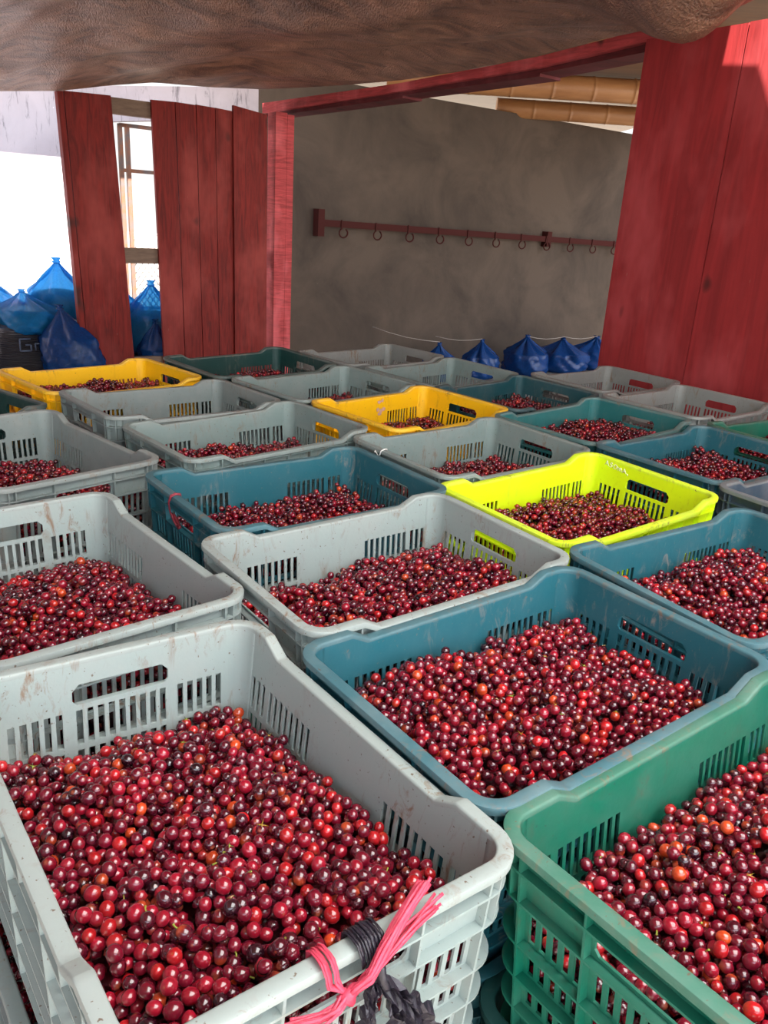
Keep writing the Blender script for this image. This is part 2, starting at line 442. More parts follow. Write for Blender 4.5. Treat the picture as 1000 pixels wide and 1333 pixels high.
def project(P):
    d = P - CAMPOS; cp, sp, cr, sr = math.cos(PIT), math.sin(PIT), math.cos(ROL), math.sin(ROL)
    X = d[:, 0]; Y = d[:, 1] * cp - d[:, 2] * sp; Z = d[:, 1] * sp + d[:, 2] * cp
    u = cr * X - sr * Z; v = sr * X + cr * Z
    return 500 + FPX * u / Y, 666.5 - FPX * v / Y, Y
cand = []          # candidates for the individually built cherries
bed = []
SUBN = {'G1': 2, 'GR': 2, 'T1': 2, 'G2': 2, 'C1': 2, 'T7': 2}
for ci, (k, (pose, key, lev, label)) in enumerate(CRATES.items()):
    if lev is None: continue
    rs = np.random.default_rng(100 + ci); P, tp = PILES[ci % 2]
    P = P.copy(); s = 1 if ci % 4 < 2 else -1; P[:, :2] *= s
    a, b, h, cc = lev
    x, y = P[:, 0], P[:, 1]
    surf = a - b * (x + .27) / .54 + h * (1 - (x / .27) ** 2) * (1 - (y / .18) ** 2) - cc * (y / .18) + .007 * np.sin(x * 23 + ci) * np.cos(y * 19 + 2 * ci) - .004
    loc = np.stack([x, y, P[:, 2] + surf + HB], 1)
    M = np.array(ROOTS[k].matrix_world)
    wp = loc @ M[:3, :3].T + M[:3, 3]
    n = len(wp); col, cls = palette(n, rs); rot = rand_rot(n, rs); rad = P[:, 3]
    px, py, dep = project(wp)
    vis = np.ones(n, bool)
    topm = P[:, 2] > tp - .006
    sub = SUBN.get(k, 1)
    used = np.zeros(n, bool)
    if k in ('G1', 'GR'):
        # line of sight from the camera must pass over the near rim
        Mi = np.linalg.inv(M); cl = Mi[:3, :3] @ CAMPOS + Mi[:3, 3]
        t = (HB + .022 - loc[:, 2]) / (cl[2] - loc[:, 2]); q = loc + (cl - loc) * t[:, None]
        inf_ = (px > -20) & (px < 1020) & (py < 1350)
        ok = inf_ & (np.abs(q[:, 0]) < L / 2 - .019) & (np.abs(q[:, 1]) < W / 2 - .019) & topm & (px > 4) & (px < 996) & (py > 4) & (py < 1329)
        for i in np.nonzero(ok)[0]: cand.append((dep[i], k, i, wp[i], rad[i], rot[i], cls[i], loc[i]))
    CR_DATA = (wp, rad, rot, col, cls, vis, topm, sub, used)
    if 'CD' not in globals(): CD = {}
    CD[k] = CR_DATA
    # bed of fruit below the top layers
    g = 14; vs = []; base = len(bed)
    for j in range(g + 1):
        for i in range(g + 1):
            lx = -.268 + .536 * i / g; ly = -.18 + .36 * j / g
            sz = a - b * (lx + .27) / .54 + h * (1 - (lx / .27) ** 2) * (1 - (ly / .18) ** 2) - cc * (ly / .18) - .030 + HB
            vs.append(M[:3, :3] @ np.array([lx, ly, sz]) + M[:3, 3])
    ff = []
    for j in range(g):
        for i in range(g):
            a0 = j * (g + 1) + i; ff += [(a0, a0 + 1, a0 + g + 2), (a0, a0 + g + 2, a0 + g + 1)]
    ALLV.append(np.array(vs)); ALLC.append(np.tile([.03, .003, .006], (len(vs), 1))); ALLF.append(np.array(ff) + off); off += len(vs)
    # fruit lying against the inside of the low end wall, seen through its slots
    if k in ('G1', 'GR', 'C1', 'T2', 'G2', 'G3', 'T1', 'Y1'):
        m = 900 if k in ('G1', 'GR') else 450
        Y = rs.uniform(-.175, .175, m); Z = rs.uniform(-.215, a - .01, m)
        ok = np.ones(m, bool)
        keepi = []
        for i in range(m):
            if all((Y[i] - Y[j]) ** 2 + (Z[i] - Z[j]) ** 2 > .0125 ** 2 for j in keepi): keepi.append(i)
        Y, Z = Y[keepi], Z[keepi]; r2 = rs.uniform(.0065, .008, len(Y))
        X = -L / 2 + np.array([inset(z) for z in Z]) + r2 + .0005 + rs.uniform(0, .004, len(Y))
        l2 = np.stack([X, Y, Z + HB], 1); w2 = l2 @ M[:3, :3].T + M[:3, 3]
        c2, _ = palette(len(Y), rs); emit(w2, r2, rand_rot(len(Y), rs), c2, 2 if k in ('G1', 'GR') else 1, rs)
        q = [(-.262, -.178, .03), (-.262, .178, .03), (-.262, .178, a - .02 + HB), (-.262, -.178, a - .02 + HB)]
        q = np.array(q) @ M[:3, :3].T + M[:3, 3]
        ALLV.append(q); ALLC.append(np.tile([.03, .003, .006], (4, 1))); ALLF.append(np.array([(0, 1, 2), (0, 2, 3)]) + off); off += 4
cand.sort(key=lambda t: t[0]); cand = cand[:300]
for c in cand: CD[c[1]][8][c[2]] = True
for k, (wp, rad, rot, col, cls, vis, topm, sub, used) in CD.items():
    rs = np.random.default_rng(5)
    m = vis & ~used
    hi = m & topm if sub == 2 else np.zeros(len(m), bool)
    emit(wp[hi], rad[hi], rot[hi], col[hi], 2, rs)
    lo = m & ~hi; emit(wp[lo], rad[lo], rot[lo], col[lo], 1, rs)
# a few bits of stalk and dried flower among the fruit
def debris(k, n, seed):
    global off
    wp, rad, rot, col, cls, vis, topm, sub, used = CD[k]; rs = np.random.default_rng(seed)
    ids = np.nonzero(topm & vis)[0]
    for i in rs.choice(ids, n, replace=False):
        p = wp[i] + np.array([0, 0, rad[i] * 1.02]); a = rs.uniform(0, 6.28); l = rs.uniform(.004, .009)
        c = [(.42, .26, .03), (.25, .30, .03), (.45, .30, .12)][rs.integers(3)]
        vs = []; fs = []
        for q in range(rs.integers(2, 5)):
            aa = a + q * 1.5 + rs.uniform(-.4, .4); d = np.array([math.cos(aa), math.sin(aa), rs.uniform(-.1, .5)]); w = np.cross(d, [0, 0, 1]) * .0011; b0 = len(vs)
            vs += [p - w, p + w, p + d * l, p + np.array([0, 0, .0013])]; fs += [(b0, b0 + 1, b0 + 2), (b0, b0 + 2, b0 + 3), (b0 + 1, b0 + 3, b0 + 2)]
        ALLV.append(np.array(vs)); ALLC.append(np.tile(c, (len(vs), 1))); ALLF.append(np.array(fs) + off); off += len(vs)
for k, n in (('T1', 26), ('G1', 16), ('GR', 10), ('C1', 10), ('T7', 8), ('LI', 5), ('G2', 8)): debris(k, n, 9)
# fruit in the crate under the largest grey crate, seen in the gap at the left
M = np.array(ROOTS['G1'].matrix_world); rs = np.random.default_rng(4)
P, tp = PILES[0]; q = P[(P[:, 1] > .02)]
l2 = np.stack([q[:, 0], q[:, 1] + .018, q[:, 2] - .085], 1); w2 = l2 @ M[:3, :3].T + M[:3, 3]
c2, _ = palette(len(q), rs); emit(w2, q[:, 3], rand_rot(len(q), rs), c2, 1, rs)
V = np.concatenate(ALLV); Fc = np.concatenate(ALLF); Cc = np.concatenate(ALLC)
me = bpy.data.meshes.new('coffee_cherries')
me.vertices.add(len(V)); me.vertices.foreach_set('co', V.astype(np.float32).ravel())
me.loops.add(len(Fc) * 3); me.loops.foreach_set('vertex_index', Fc.astype(np.int32).ravel())
me.polygons.add(len(Fc)); me.polygons.foreach_set('loop_start', np.arange(0, len(Fc) * 3, 3, dtype=np.int32))
me.update(calc_edges=True)
me.polygons.foreach_set('use_smooth', np.ones(len(Fc), bool))
ca = me.color_attributes.new('Col', 'FLOAT_COLOR', 'POINT')
ca.data.foreach_set('color', np.concatenate([Cc, np.ones((len(Cc), 1))], 1).astype(np.float32).ravel())
me.materials.append(M_CH)
o = bpy.data.objects.new('coffee_cherries', me); COL.objects.link(o)
tag(o, 'glossy dark red coffee cherries heaped inside all the crates', 'coffee cherries', kind='stuff')
print('cherry tris', len(Fc))
# the 300 cherries that show largest, each an object of its own
CLS = ['wine red', 'dark purple', 'crimson', 'bright red', 'orange-flushed', 'blackened']
vari = {}
def cherry_mesh(cls, vr):
    if (cls, vr) not in vari:
        v, f, zz = ICO[3]; rs = np.random.default_rng(cls * 10 + vr)
        base = [(.150, .004, .016), (.072, .003, .011), (.28, .006, .020), (.43, .010, .014), (.52, .055, .012), (.026, .003, .008)][cls]
        cc = vcols(np.array([base]) * rs.uniform(.8, 1.25), zz, rs)[0]
        m = bpy.data.meshes.new('coffee_cherry'); m.from_pydata(v.tolist(), [], f.tolist()); m.update()
        m.polygons.foreach_set('use_smooth', np.ones(len(f), bool))
        c = m.color_attributes.new('Col', 'FLOAT_COLOR', 'POINT'); c.data.foreach_set('color', np.concatenate([cc, np.ones((len(cc), 1))], 1).astype(np.float32).ravel())
        m.materials.append(M_CH); vari[(cls, vr)] = m
    return vari[(cls, vr)]
m_stalk, nt, b = new_mat('cherry_stalk'); b.inputs['Base Color'].default_value = (.25, .28, .03, 1); b.inputs['Roughness'].default_value = .6
sm = MB(); sm.tube([(0, 0, -1.08), (.1, 0, -1.4), (.05, .1, -1.8)], [.12, .10, .15], 6)
stalk_o = sm.build('stalk', m_stalk, link=False); stalk_me = stalk_o.data
for i, (dep, k, idx, wp, rad, rot, cls, loc) in enumerate(cand):
    o = bpy.data.objects.new('coffee_cherry', cherry_mesh(int(cls), i % 5)); COL.objects.link(o)
    m = Matrix([list(r) + [0] for r in (rot * rad)] + [[0, 0, 0, 1]]); m.translation = Vector(wp); o.matrix_world = m
    where = 'front large grey crate' if k == 'G1' else 'bright green crate'
    if k == 'G1': zone = 'by its tied near rim' if loc[0] < -.18 else ('along its left wall' if loc[1] > .09 else ('along its right wall' if loc[1] < -.09 else 'in mid heap'))
    else: zone = 'by its low near rim' if loc[0] < -.18 else ('along its back wall' if loc[1] > .05 else 'in mid heap')
    tag(o, '%s coffee cherry in the %s, %s' % (CLS[int(cls)], where, zone), 'coffee cherry', '%s coffee cherries %s of the %s' % (CLS[int(cls)], zone, where))
    if i % 9 == 4:
        s = bpy.data.objects.new('stalk', stalk_me); COL.objects.link(s); s.parent = o; s['label'] = 'short yellow-green stalk'

# ------------------------------------------------------------------ ties and marks on the crates
def film(name, c, rough=.3, transl=.0, alpha=1.0):
    m, nt, b = new_mat(name); p = worldpos(nt)
    cc = mix(nt, ramp(nt, noise(nt, 60, 4, .6, p), .3, .7), tuple(x * .7 for x in c), tuple(min(1, x * 1.2) for x in c))
    nt.links.new(cc, b.inputs['Base Color']); b.inputs['Roughness'].default_value = rough
    bump(nt, b, noise(nt, 90, 5, .6, p, 1), .5, .004)
    if transl or alpha < 1:
        tr = N(nt, 'ShaderNodeBsdfTranslucent', Color=(*c, 1)); tp_ = N(nt, 'ShaderNodeBsdfTransparent')
        tp_.inputs['Color'].default_value = (.25 + c[0], .45 + c[1] * .5, .9, 1) if c[2] > c[0] else (1, .6, .6, 1)
        m1 = N(nt, 'ShaderNodeMixShader', Fac=transl); m2_ = N(nt, 'ShaderNodeMixShader', Fac=1 - alpha); out = nt.nodes['Material Output']
        nt.links.new(b.outputs[0], m1.inputs[1]); nt.links.new(tr.outputs[0], m1.inputs[2])
        nt.links.new(m1.outputs[0], m2_.inputs[1]); nt.links.new(tp_.outputs[0], m2_.inputs[2]); nt.links.new(m2_.outputs[0], out.inputs['Surface'])
    return m
m_pink = film('pink_ribbon_film', (.86, .10, .18), .25, .4)
m_blk = film('black_film', (.018, .014, .022), .28)
m_red = film('red_ribbon_film', (.22, .015, .03), .5)
m_wht, nt, b = new_mat('white_wire'); b.inputs['Base Color'].default_value = (.8, .78, .74, 1)
def crate_child(mb, name, mat, k, top=True, label=None, cat=None):
    """built in the crate's own axes (origin mid rim) but left as a thing of its own"""
    o = mb.build(name, mat); M = ROOTS[k].matrix_world @ Matrix.Translation((0, 0, HB)); o.matrix_world = M
    if label: tag(o, label, cat)
    return o
def strand(mb, pts, w, n, seed, spread=.004, flat=.35):
    rs = random.Random(seed)
    for i in range(n):
        o = Vector((rs.uniform(-1, 1), rs.uniform(-1, 1), rs.uniform(-1, 1))) * spread
        q = [Vector(p) + o * (1 + .7 * j / len(pts)) + Vector((rs.uniform(-1, 1), rs.uniform(-1, 1), rs.uniform(-1, 1))) * spread * .35 for j, p in enumerate(pts)]
        sm_ = []
        for a in range(len(q) - 1):
            for t in (0, .33, .66): sm_.append(q[a].lerp(q[a + 1], t))
        sm_.append(q[-1])
        mb.tube(sm_, [w * rs.uniform(.7, 1.15)] * len(sm_), 6, True, flat, .15)
pk = MB()
def loop_pts(y, dy=0., out=.004, low=-.012):
    return [(-.279, y + dy, .004), (-.2785, y + dy, .020), (-.283, y + dy * .6, .0235), (-.292, y, .0245), (-.300, y, .0235), (-.305, y - .001, .016), (-.307, y - .002, .006)]
for j in range(5): strand(pk, loop_pts(.030 + j * .0032) + [(-.311, .026, -.002), (-.312, .022, -.006)], .0026, 1, j, .0008, .4)
pk.tube([(-.312, .030, -.010), (-.316, .024, -.004), (-.315, .017, -.001), (-.311, .020, -.008), (-.315, .028, -.006), (-.316, .020, -.012)], .0052, 8, True, .8)
strand(pk, [(-.314, .026, -.006), (-.317, .037, -.011), (-.316, .052, -.012), (-.313, .068, -.010), (-.312, .078, -.008)], .0019, 13, 5, .0030)
strand(pk, [(-.314, .020, -.003), (-.318, .004, .006), (-.312, -.012, .020), (-.304, -.032, .031), (-.297, -.054, .041), (-.294, -.068, .050)], .0018, 15, 6, .0034)
strand(pk, [(-.315, .010, .002), (-.313, -.014, .013), (-.309, -.040, .022), (-.306, -.060, .028), (-.303, -.078, .031)], .0014, 11, 8, .0040)
crate_child(pk, 'plastic_ribbon', m_pink, 'G1', label='pink plastic ribbon knotted around the near rim of the front grey crate', cat='ribbon')
bk = MB()
for j in range(9): strand(bk, loop_pts(-.020 + j * .0034), .0028, 1, 20 + j, .0007, .5)
strand(bk, [(-.309, -.006, .006), (-.312, -.007, -.006), (-.314, -.010, -.015)], .005, 5, 31, .004, .7)
crate_child(bk, 'plastic_tie', m_blk, 'G1', label='black plastic film wrapped around the grey rim beside the pink ribbon', cat='tie') 
def crumple(pts, w0, seed, nw=12):
    """a crumpled sheet hanging along pts"""
    rs = random.Random(seed); mb = MB(); rows = []
    fine = []
    for a in range(len(pts) - 1):
        for t in (0, .2, .4, .6, .8): fine.append((Vector(pts[a]).lerp(Vector(pts[a + 1]), t), w0[a] * (1 - t) + w0[a + 1] * t))
    fine.append((Vector(pts[-1]), w0[-1])); ph = [rs.uniform(0, 6) for _ in range(4)]
    for i, (p, w) in enumerate(fine):
        r = []
        for j in range(nw + 1):
            u = j / nw * 2 - 1
            x = -.0045 * math.sin(u * 9 + ph[0] + i * .55) - .003 * math.sin(u * 15 + ph[1] - i * 1.1) + rs.uniform(-.0016, .0016)
            r.append((p.x + x, p.y + u * w * (1 + .22 * math.sin(i * 1.3 + ph[3])), p.z + .004 * math.sin(u * 6 + ph[2]) + rs.uniform(-.0015, .0015)))
        rows.append(r)
    vs = [v for r in rows for v in r]; fs = []
    for i in range(len(rows) - 1):
        for j in range(nw):
            a = i * (nw + 1) + j; fs.append((a, a + 1, a + nw + 2, a + nw + 1))
    mb.add(vs, fs, False); return mb
cm = crumple([(-.314, -.010, -.010), (-.319, -.026, -.032), (-.322, -.040, -.058), (-.323, -.050, -.085), (-.320, -.052, -.108)], [.004, .011, .019, .026, .022], 3)
c2 = crumple([(-.314, -.004, -.012), (-.319, .002, -.030), (-.320, .008, -.052), (-.318, .010, -.066)], [.004, .008, .011, .007], 5)
cm.add(c2.v, c2.f, False)
o = crate_child(cm, 'plastic_bag_scrap', m_blk, 'G1', label='crumpled black plastic bag scrap hanging on the near end of the front grey crate', cat='plastic scrap')
sd = o.modifiers.new('thickness', 'SOLIDIFY'); sd.thickness = .0006
rb = MB()
strand(rb, [(-.279, .020, .006), (-.281, .020, .021), (-.292, .020, .0235), (-.302, .021, .020), (-.306, .024, .006), (-.304, .026, -.012), (-.300, .022, -.030)], .0022, 3, 41, .0012, .5)
strand(rb, [(-.300, .022, -.022), (-.298, .010, -.034), (-.297, -.004, -.044)], .0075, 3, 42, .003, .3)
crate_child(rb, 'plastic_ribbon', m_red, 'T2', label='dark red ribbon tied over the rim of the left teal crate', cat='ribbon')
wt = MB(); wt.tube([(-.282, .052, .012), (-.283, .050, .021), (-.293, .048, .0225), (-.303, .050, .018), (-.304, .054, .006), (-.302, .064, .001), (-.300, .072, .006), (-.303, .076, .012), (-.308, .070, .010)], .0018, 6)
crate_child(wt, 'wire_tie', m_wht, 'g9', label='white wire tie twisted on the rim of the grey crate behind the lime crate', cat='wire tie')
# faded white writing on the inside of the lime crate's high end
m_chalk, nt, b = new_mat('faded_white_paint'); b.inputs['Base Color'].default_value = (.85, .88, .62, 1); b.inputs['Roughness'].default_value = .8
wr = MB(); lw = .0016
def glyph(y0, z0, w, h, segs):
    for s in segs: wr.tube([(.2815 + (.0), y0 - q[0] * w, z0 + q[1] * h) for q in s], lw * .9, 5, True)
G = {'A': [[(0, 0), (.5, 1), (1, 0)], [(.2, .4), (.8, .4)]], 'S': [[(1, .9), (.4, 1), (.1, .7), (.9, .35), (.5, 0), (0, .1)]],
     'O': [[(.5, 1), (0, .6), (.3, 0), (.9, .2), (1, .75), (.5, 1)]], 'N': [[(0, 0), (0, .8), (.4, .6), (.5, 0)], [(.5, .6), (.9, .7), (1, 0)]], ',': [[(0, .2), (.4, .1), (.2, -.2)]]}
yy = .146; zz_ = -.003
for ch, w in (('A', .012), ('S', .009), ('O', .011), ('N', .012), ('A', .012), (',', .006)):
    glyph(yy, zz_, w, .013, G[ch]); yy -= w + .004; zz_ -= .0014
fw = [c for c in ROOTS['LI'].children if c.name.startswith('end_wall')][-1]; o = wr.build('painted_writing', m_chalk, fw); o.location = (0, 0, HB); o['label'] = 'faded white handwriting'
sg = MB()
rs_ = random.Random(2); cen = [(.030, -.045), (.045, -.052), (.06, -.046), (.04, -.062), (.035, -.018), (.052, -.016)]
for (sx, sz) in cen:
    n = 10; vs = [(sx, W / 2 - .0184 - .0005, sz)] + [(sx + rs_.uniform(.006, .012) * math.cos(a * .628), W / 2 - .0187 - .055 * (-sz), sz + rs_.uniform(.004, .010) * math.sin(a * .628)) for a in range(n)]
    vs[0] = (sx, W / 2 - .0187 - .055 * (-sz), sz)
    sg.add(vs, [(0, 1 + a, 1 + (a + 1) % n) for a in range(n)])
m_sm, nt, b = new_mat('scraped_patch'); b.inputs['Base Color'].default_value = (.62, .36, .26, 1); b.inputs['Roughness'].default_value = .8
o = sg.build('paint_smudge', m_sm, ROOTS['Y2']); o.location = (0, -.0022, HB); o['label'] = 'pale pinkish scraped smudge'

# ------------------------------------------------------------------ building
def red_wood(name, c=(.27, .022, .018), wear=.5, gscale=3.0, vertical=True, dk=.5):
    m, nt, b = new_mat(name); p = worldpos(nt)
    st = mapping(nt, p, (9, 9, .9) if vertical else (1.2, 1.2, 14))
    g = noise(nt, gscale, 7, .62, st, 1.6)
    base = mix(nt, ramp(nt, g, .36, .66), tuple(x * dk for x in c), c)
    bl = noise(nt, 1.6, 4, .6, mapping(nt, p, (1.6, 1.6, .8)))
    base = mix(nt, ramp(nt, bl, .50, .72), base, (c[0] * 1.35, c[1] * 2.2 + .01, c[2] * 2.2 + .012))
    kn = ramp(nt, noise(nt, 5, 2, .4, mapping(nt, p, (1, 1, .6))), .69, .76)
    base = mix(nt, kn, base, (.035, .012, .01))
    sc = ramp(nt, noise(nt, 26, 5, .7, mapping(nt, p, (2, 2, .3))), .70, .76)
    ms = N(nt, 'ShaderNodeMath', operation='MULTIPLY'); nt.links.new(sc, ms.inputs[0]); ms.inputs[1].default_value = wear
    base = mix(nt, ms.outputs[0], base, (.34, .20, .15))
    nt.links.new(base, b.inputs['Base Color']); b.inputs['Roughness'].default_value = .7; b.inputs['Specular IOR Level'].default_value = .3
    bump(nt, b, g, .25, .006); return m
m_red_gate = red_wood('red_painted_planks', (.22, .016, .011))
m_red_door = red_wood('red_painted_door', (.36, .028, .030), .6, 1.5, True, .66)
m_red_beam = red_wood('red_painted_beam', (.55, .07, .075), .7, 3, False)
m_dark_beam = red_wood('dark_red_beam', (.12, .012, .014), .3, 3, False)
m_raw, nt, b = new_mat('bare_weathered_wood'); p = worldpos(nt)
nt.links.new(mix(nt, noise(nt, 4, 6, .6, mapping(nt, p, (2, 2, 12))), (.06, .035, .025), (.30, .20, .14)), b.inputs['Base Color']); b.inputs['Roughness'].default_value = .8
def plaster(name, c, dark, lo=.4, hi=.7, scale=1.4, streak=0):
    m, nt, b = new_mat(name); p = worldpos(nt)
    f = noise(nt, scale, 8, .62, p, .5)
    base = mix(nt, ramp(nt, f, lo, hi), c, dark)
    if streak:
        s = ramp(nt, noise(nt, 6, 6, .7, mapping(nt, p, (3, 3, .5)), 1), .56, .70)
        ms = N(nt, 'ShaderNodeMath', operation='MULTIPLY'); nt.links.new(s, ms.inputs[0]); ms.inputs[1].default_value = streak
        base = mix(nt, ms.outputs[0], base, (.05, .045, .05))
    sp = ramp(nt, noise(nt, 30, 3, .6, p), .74, .78)
    base = mix(nt, sp, base, tuple(min(1, x * 1.6) for x in c))
    nt.links.new(base, b.inputs['Base Color']); b.inputs['Roughness'].default_value = .88
    bump(nt, b, noise(nt, 14, 6, .6, p), .25, .01); return m
m_conc = plaster('stained_concrete', (.10, .072, .053), (.05, .036, .027))
m_white = plaster('limewashed_wall', (.56, .50, .53), (.38, .34, .37), .45, .8, 1.2, .7)
m_floor = plaster('concrete_floor', (.22, .20, .18), (.13, .12, .105))
m_yard = plaster('pale_dusty_yard', (.34, .30, .25), (.26, .22, .18))
def rel(p): return Vector((p[0], p[1], p[2] + ZO))
nPW = Vector((.6, -.8, 0)); dPW = Vector((.8, .6, 0)); nDP = Vector((-.8, -.6, 0)); dDP = Vector((.6, -.8, 0))
TOPW = 3.5
# floor and yard
mb = MB(); mb.box((-7, -9, -.12), (9, 14, 0)); structure(mb.build('floor', m_floor))
mb = MB(); mb.box((-60, -60, -.30), (60, 60, -.13)); o = mb.build('yard_ground', m_yard); structure(o)
# limewashed wall of the open bay, with an opening for the steel gate
def wall_pt(x, z, off=0.):                          # a point on the back wall plane .6x-.8y=-7.4
    y = (.6 * x + 7.4) / .8; return Vector((x, y, z)) + nPW * off
mb = MB(); T = -nPW * .18
def wall_quad(mb, x0, x1, z0, z1, z0b=None, z1b=None):
    z0b = z0 if z0b is None else z0b; z1b = z1 if z1b is None else z1b
    mb.quad_prism(wall_pt(x0, z0), wall_pt(x1, z0b), wall_pt(x1, z1b), wall_pt(x0, z1), T)
OPX0, OPX1, OPZ = -2.50, -1.95, 1.25 + ZO
def topz(x): return ZO + 1.50 + (x + 2.65) * .15
wall_quad(mb, -6.0, OPX0, 0, topz(-6), 0, topz(OPX0)); wall_quad(mb, OPX0, OPX1, OPZ, topz(OPX0), OPZ + .09, topz(OPX1)); wall_quad(mb, OPX1, -1.405, 0, topz(OPX1), 0, topz(-1.405))
structure(mb.build('wall_left', m_white))
mb = MB(); wall_quad(mb, -1.405, 6.2, 0, ZO + 1.85); structure(mb.build('wall_back', m_conc))
# far right and rear closing wall of the store room
mb = MB(); a = wall_pt(3.6, 0); a = wall_pt(3.9, 0); c = Vector((2.6, 2.12, 0)) ; d2 = a - dDP * 0
mb.quad_prism(a, a + Vector((.6, -.8, 0)) * 7.2, a + Vector((.6, -.8, 0)) * 7.2 + Vector((0, 0, 3.6)), a + Vector((0, 0, 3.6)), Vector((.8, .6, 0)) * .15)
structure(mb.build('wall_right', m_conc))
# steel gate with chain-link in the opening
m_steel, nt, b = new_mat('rusty_grey_steel'); p = worldpos(nt)
nt.links.new(mix(nt, ramp(nt, noise(nt, 12, 5, .7, p), .4, .65), (.16, .13, .12), (.30, .12, .06)), b.inputs['Base Color']); b.inputs['Metallic'].default_value = .3; b.inputs['Roughness'].default_value = .6
gate = structure(empty('window_1', wall_pt(-2.22, 0, -.09)))
gi = Matrix.Translation(-gate.location)
def gate_part(mb, name, mat):
    o = mb.build(name, mat, gate); o.matrix_parent_inverse = gi; return o
mb = MB()
for x in (OPX0 + .07, OPX0 + .12, OPX1 - .02): mb.beam(wall_pt(x, .0, -.09), wall_pt(x, OPZ, -.09), .035, .035, (.6, -.8, 0))
gate_part(mb, 'gate_post', m_steel)
mb = MB()
for z in (.88, 1.24, .22, -.30): mb.beam(wall_pt(OPX0 + .07, z + ZO, -.09), wall_pt(OPX1, z + ZO, -.09), .03, .03)
gate_part(mb, 'gate_rail', m_steel)
m_wire, nt, b = new_mat('galvanised_wire'); b.inputs['Base Color'].default_value = (.35, .33, .33, 1); b.inputs['Metallic'].default_value = .6; b.inputs['Roughness'].default_value = .5
mb = MB(); x0, x1, z0, z1 = OPX0 + .13, OPX1 - .02, -.30 + ZO, .36 + ZO
for k in range(-14, 26):
    for s in (1, -1):
        a = []; 
        for t in np.linspace(0, 1, 2):
            pass
        xa = x0 + k * .045; za = z0; xb = xa + s * (z1 - z0) * .62; zb = z1
        if s < 0: pass
        # clip to the frame
        def at(x): return za + (x - xa) / (xb - xa) * (zb - za)
        lo, hi = min(xa, xb), max(xa, xb); lo2, hi2 = max(lo, x0), min(hi, x1)
        if hi2 - lo2 < .02: continue
        mb.tube([wall_pt(lo2, at(lo2), -.10 - s * .003), wall_pt(hi2, at(hi2), -.10 - s * .003)], .006, 5)
gate_part(mb, 'chain_link_mesh', m_wire)
# eave above the limewashed wall
m_tin, nt, b = new_mat('corrugated_tin'); b.inputs['Base Color'].default_value = (.30, .25, .22, 1); b.inputs['Roughness'].default_value = .6
mb = MB(); A0 = wall_pt(-6.0, ZO + 1.98, -.25); A1 = wall_pt(-1.5, ZO + 2.02, -.25); o0 = nPW * .85 + Vector((0, 0, -.06))
mb.quad_prism(A0, A1, A1 + o0, A0 + o0, (0, 0, .02))
structure(mb.build('trim_1', m_tin))
# roof over the store room
mb = MB(); z = ZO + 2.28
q = [Vector((-1.25, 7.15, z)), wall_pt(-1.25, z, -1.2), wall_pt(4.6, z, -1.2), Vector((5.4, 1.4, z)), Vector((1.62, 3.55, z))]
zb = ZO + 2.07; q = [Vector((-1.10, 7.05, z)), wall_pt(-1.40, zb, -2.6), wall_pt(4.6, zb, -2.6), Vector((4.9, 2.2, z)), Vector((2.2, 2.75, z))]
mb.add(q + [v + Vector((0, 0, .03)) for v in q], [(0, 1, 2, 3, 4), (9, 8, 7, 6, 5)] + [(i, (i + 1) % 5, 5 + (i + 1) % 5, 5 + i) for i in range(5)])
m_roof, nt, b = new_mat('brown_roof_boards'); p = worldpos(nt)
nt.links.new(mix(nt, noise(nt, 3, 6, .6, mapping(nt, p, (1, 6, 1))), (.06, .03, .015), (.22, .11, .05)), b.inputs['Base Color'])
structure(mb.build('ceiling', m_roof))
# bamboo poles
m_bam, nt, b = new_mat('old_bamboo'); p = worldpos(nt)
nt.links.new(mix(nt, noise(nt, 2.5, 5, .6, mapping(nt, p, (1, 5, 5))), (.22, .085, .03), (.52, .26, .10)), b.inputs['Base Color']); b.inputs['Roughness'].default_value = .42
def bamboo(a, b_, r, label):
    a = Vector(a); b_ = Vector(b_); mb = MB(); n = int((b_ - a).length / .42); pts = []; rr = []
    for i in range(n + 1):
        t = i / n
        for dt, k in ((-.035, 1), (-.008, 1.0), (0, 1.07), (.008, 1.0), (.035, 1)):
            tt = t + dt / (b_ - a).length
            if 0 <= tt <= 1: pts.append(a.lerp(b_, tt)); rr.append(r * k)
    mb.tube(pts, rr, 20); o = mb.build('bamboo_pole', m_bam); tag(o, label, 'bamboo pole', 'bamboo roof poles'); return o
bamboo(rel((-.25, 9.12, 1.98)), rel((4.4, 9.30, 2.02)), .115, 'thick bamboo roof pole, upper and longer of the two lit poles in the roof gap')
bamboo(rel((1.0, 10.25, 1.91)), rel((4.8, 10.25, 1.90)), .10, 'bamboo roof pole behind and lower in the bright gap above the wall')
bamboo(rel((.2, 7.2, 2.10)), rel((4.2, 7.4, 2.16)), .09, 'dark bamboo roof pole nearest to the red lintel')
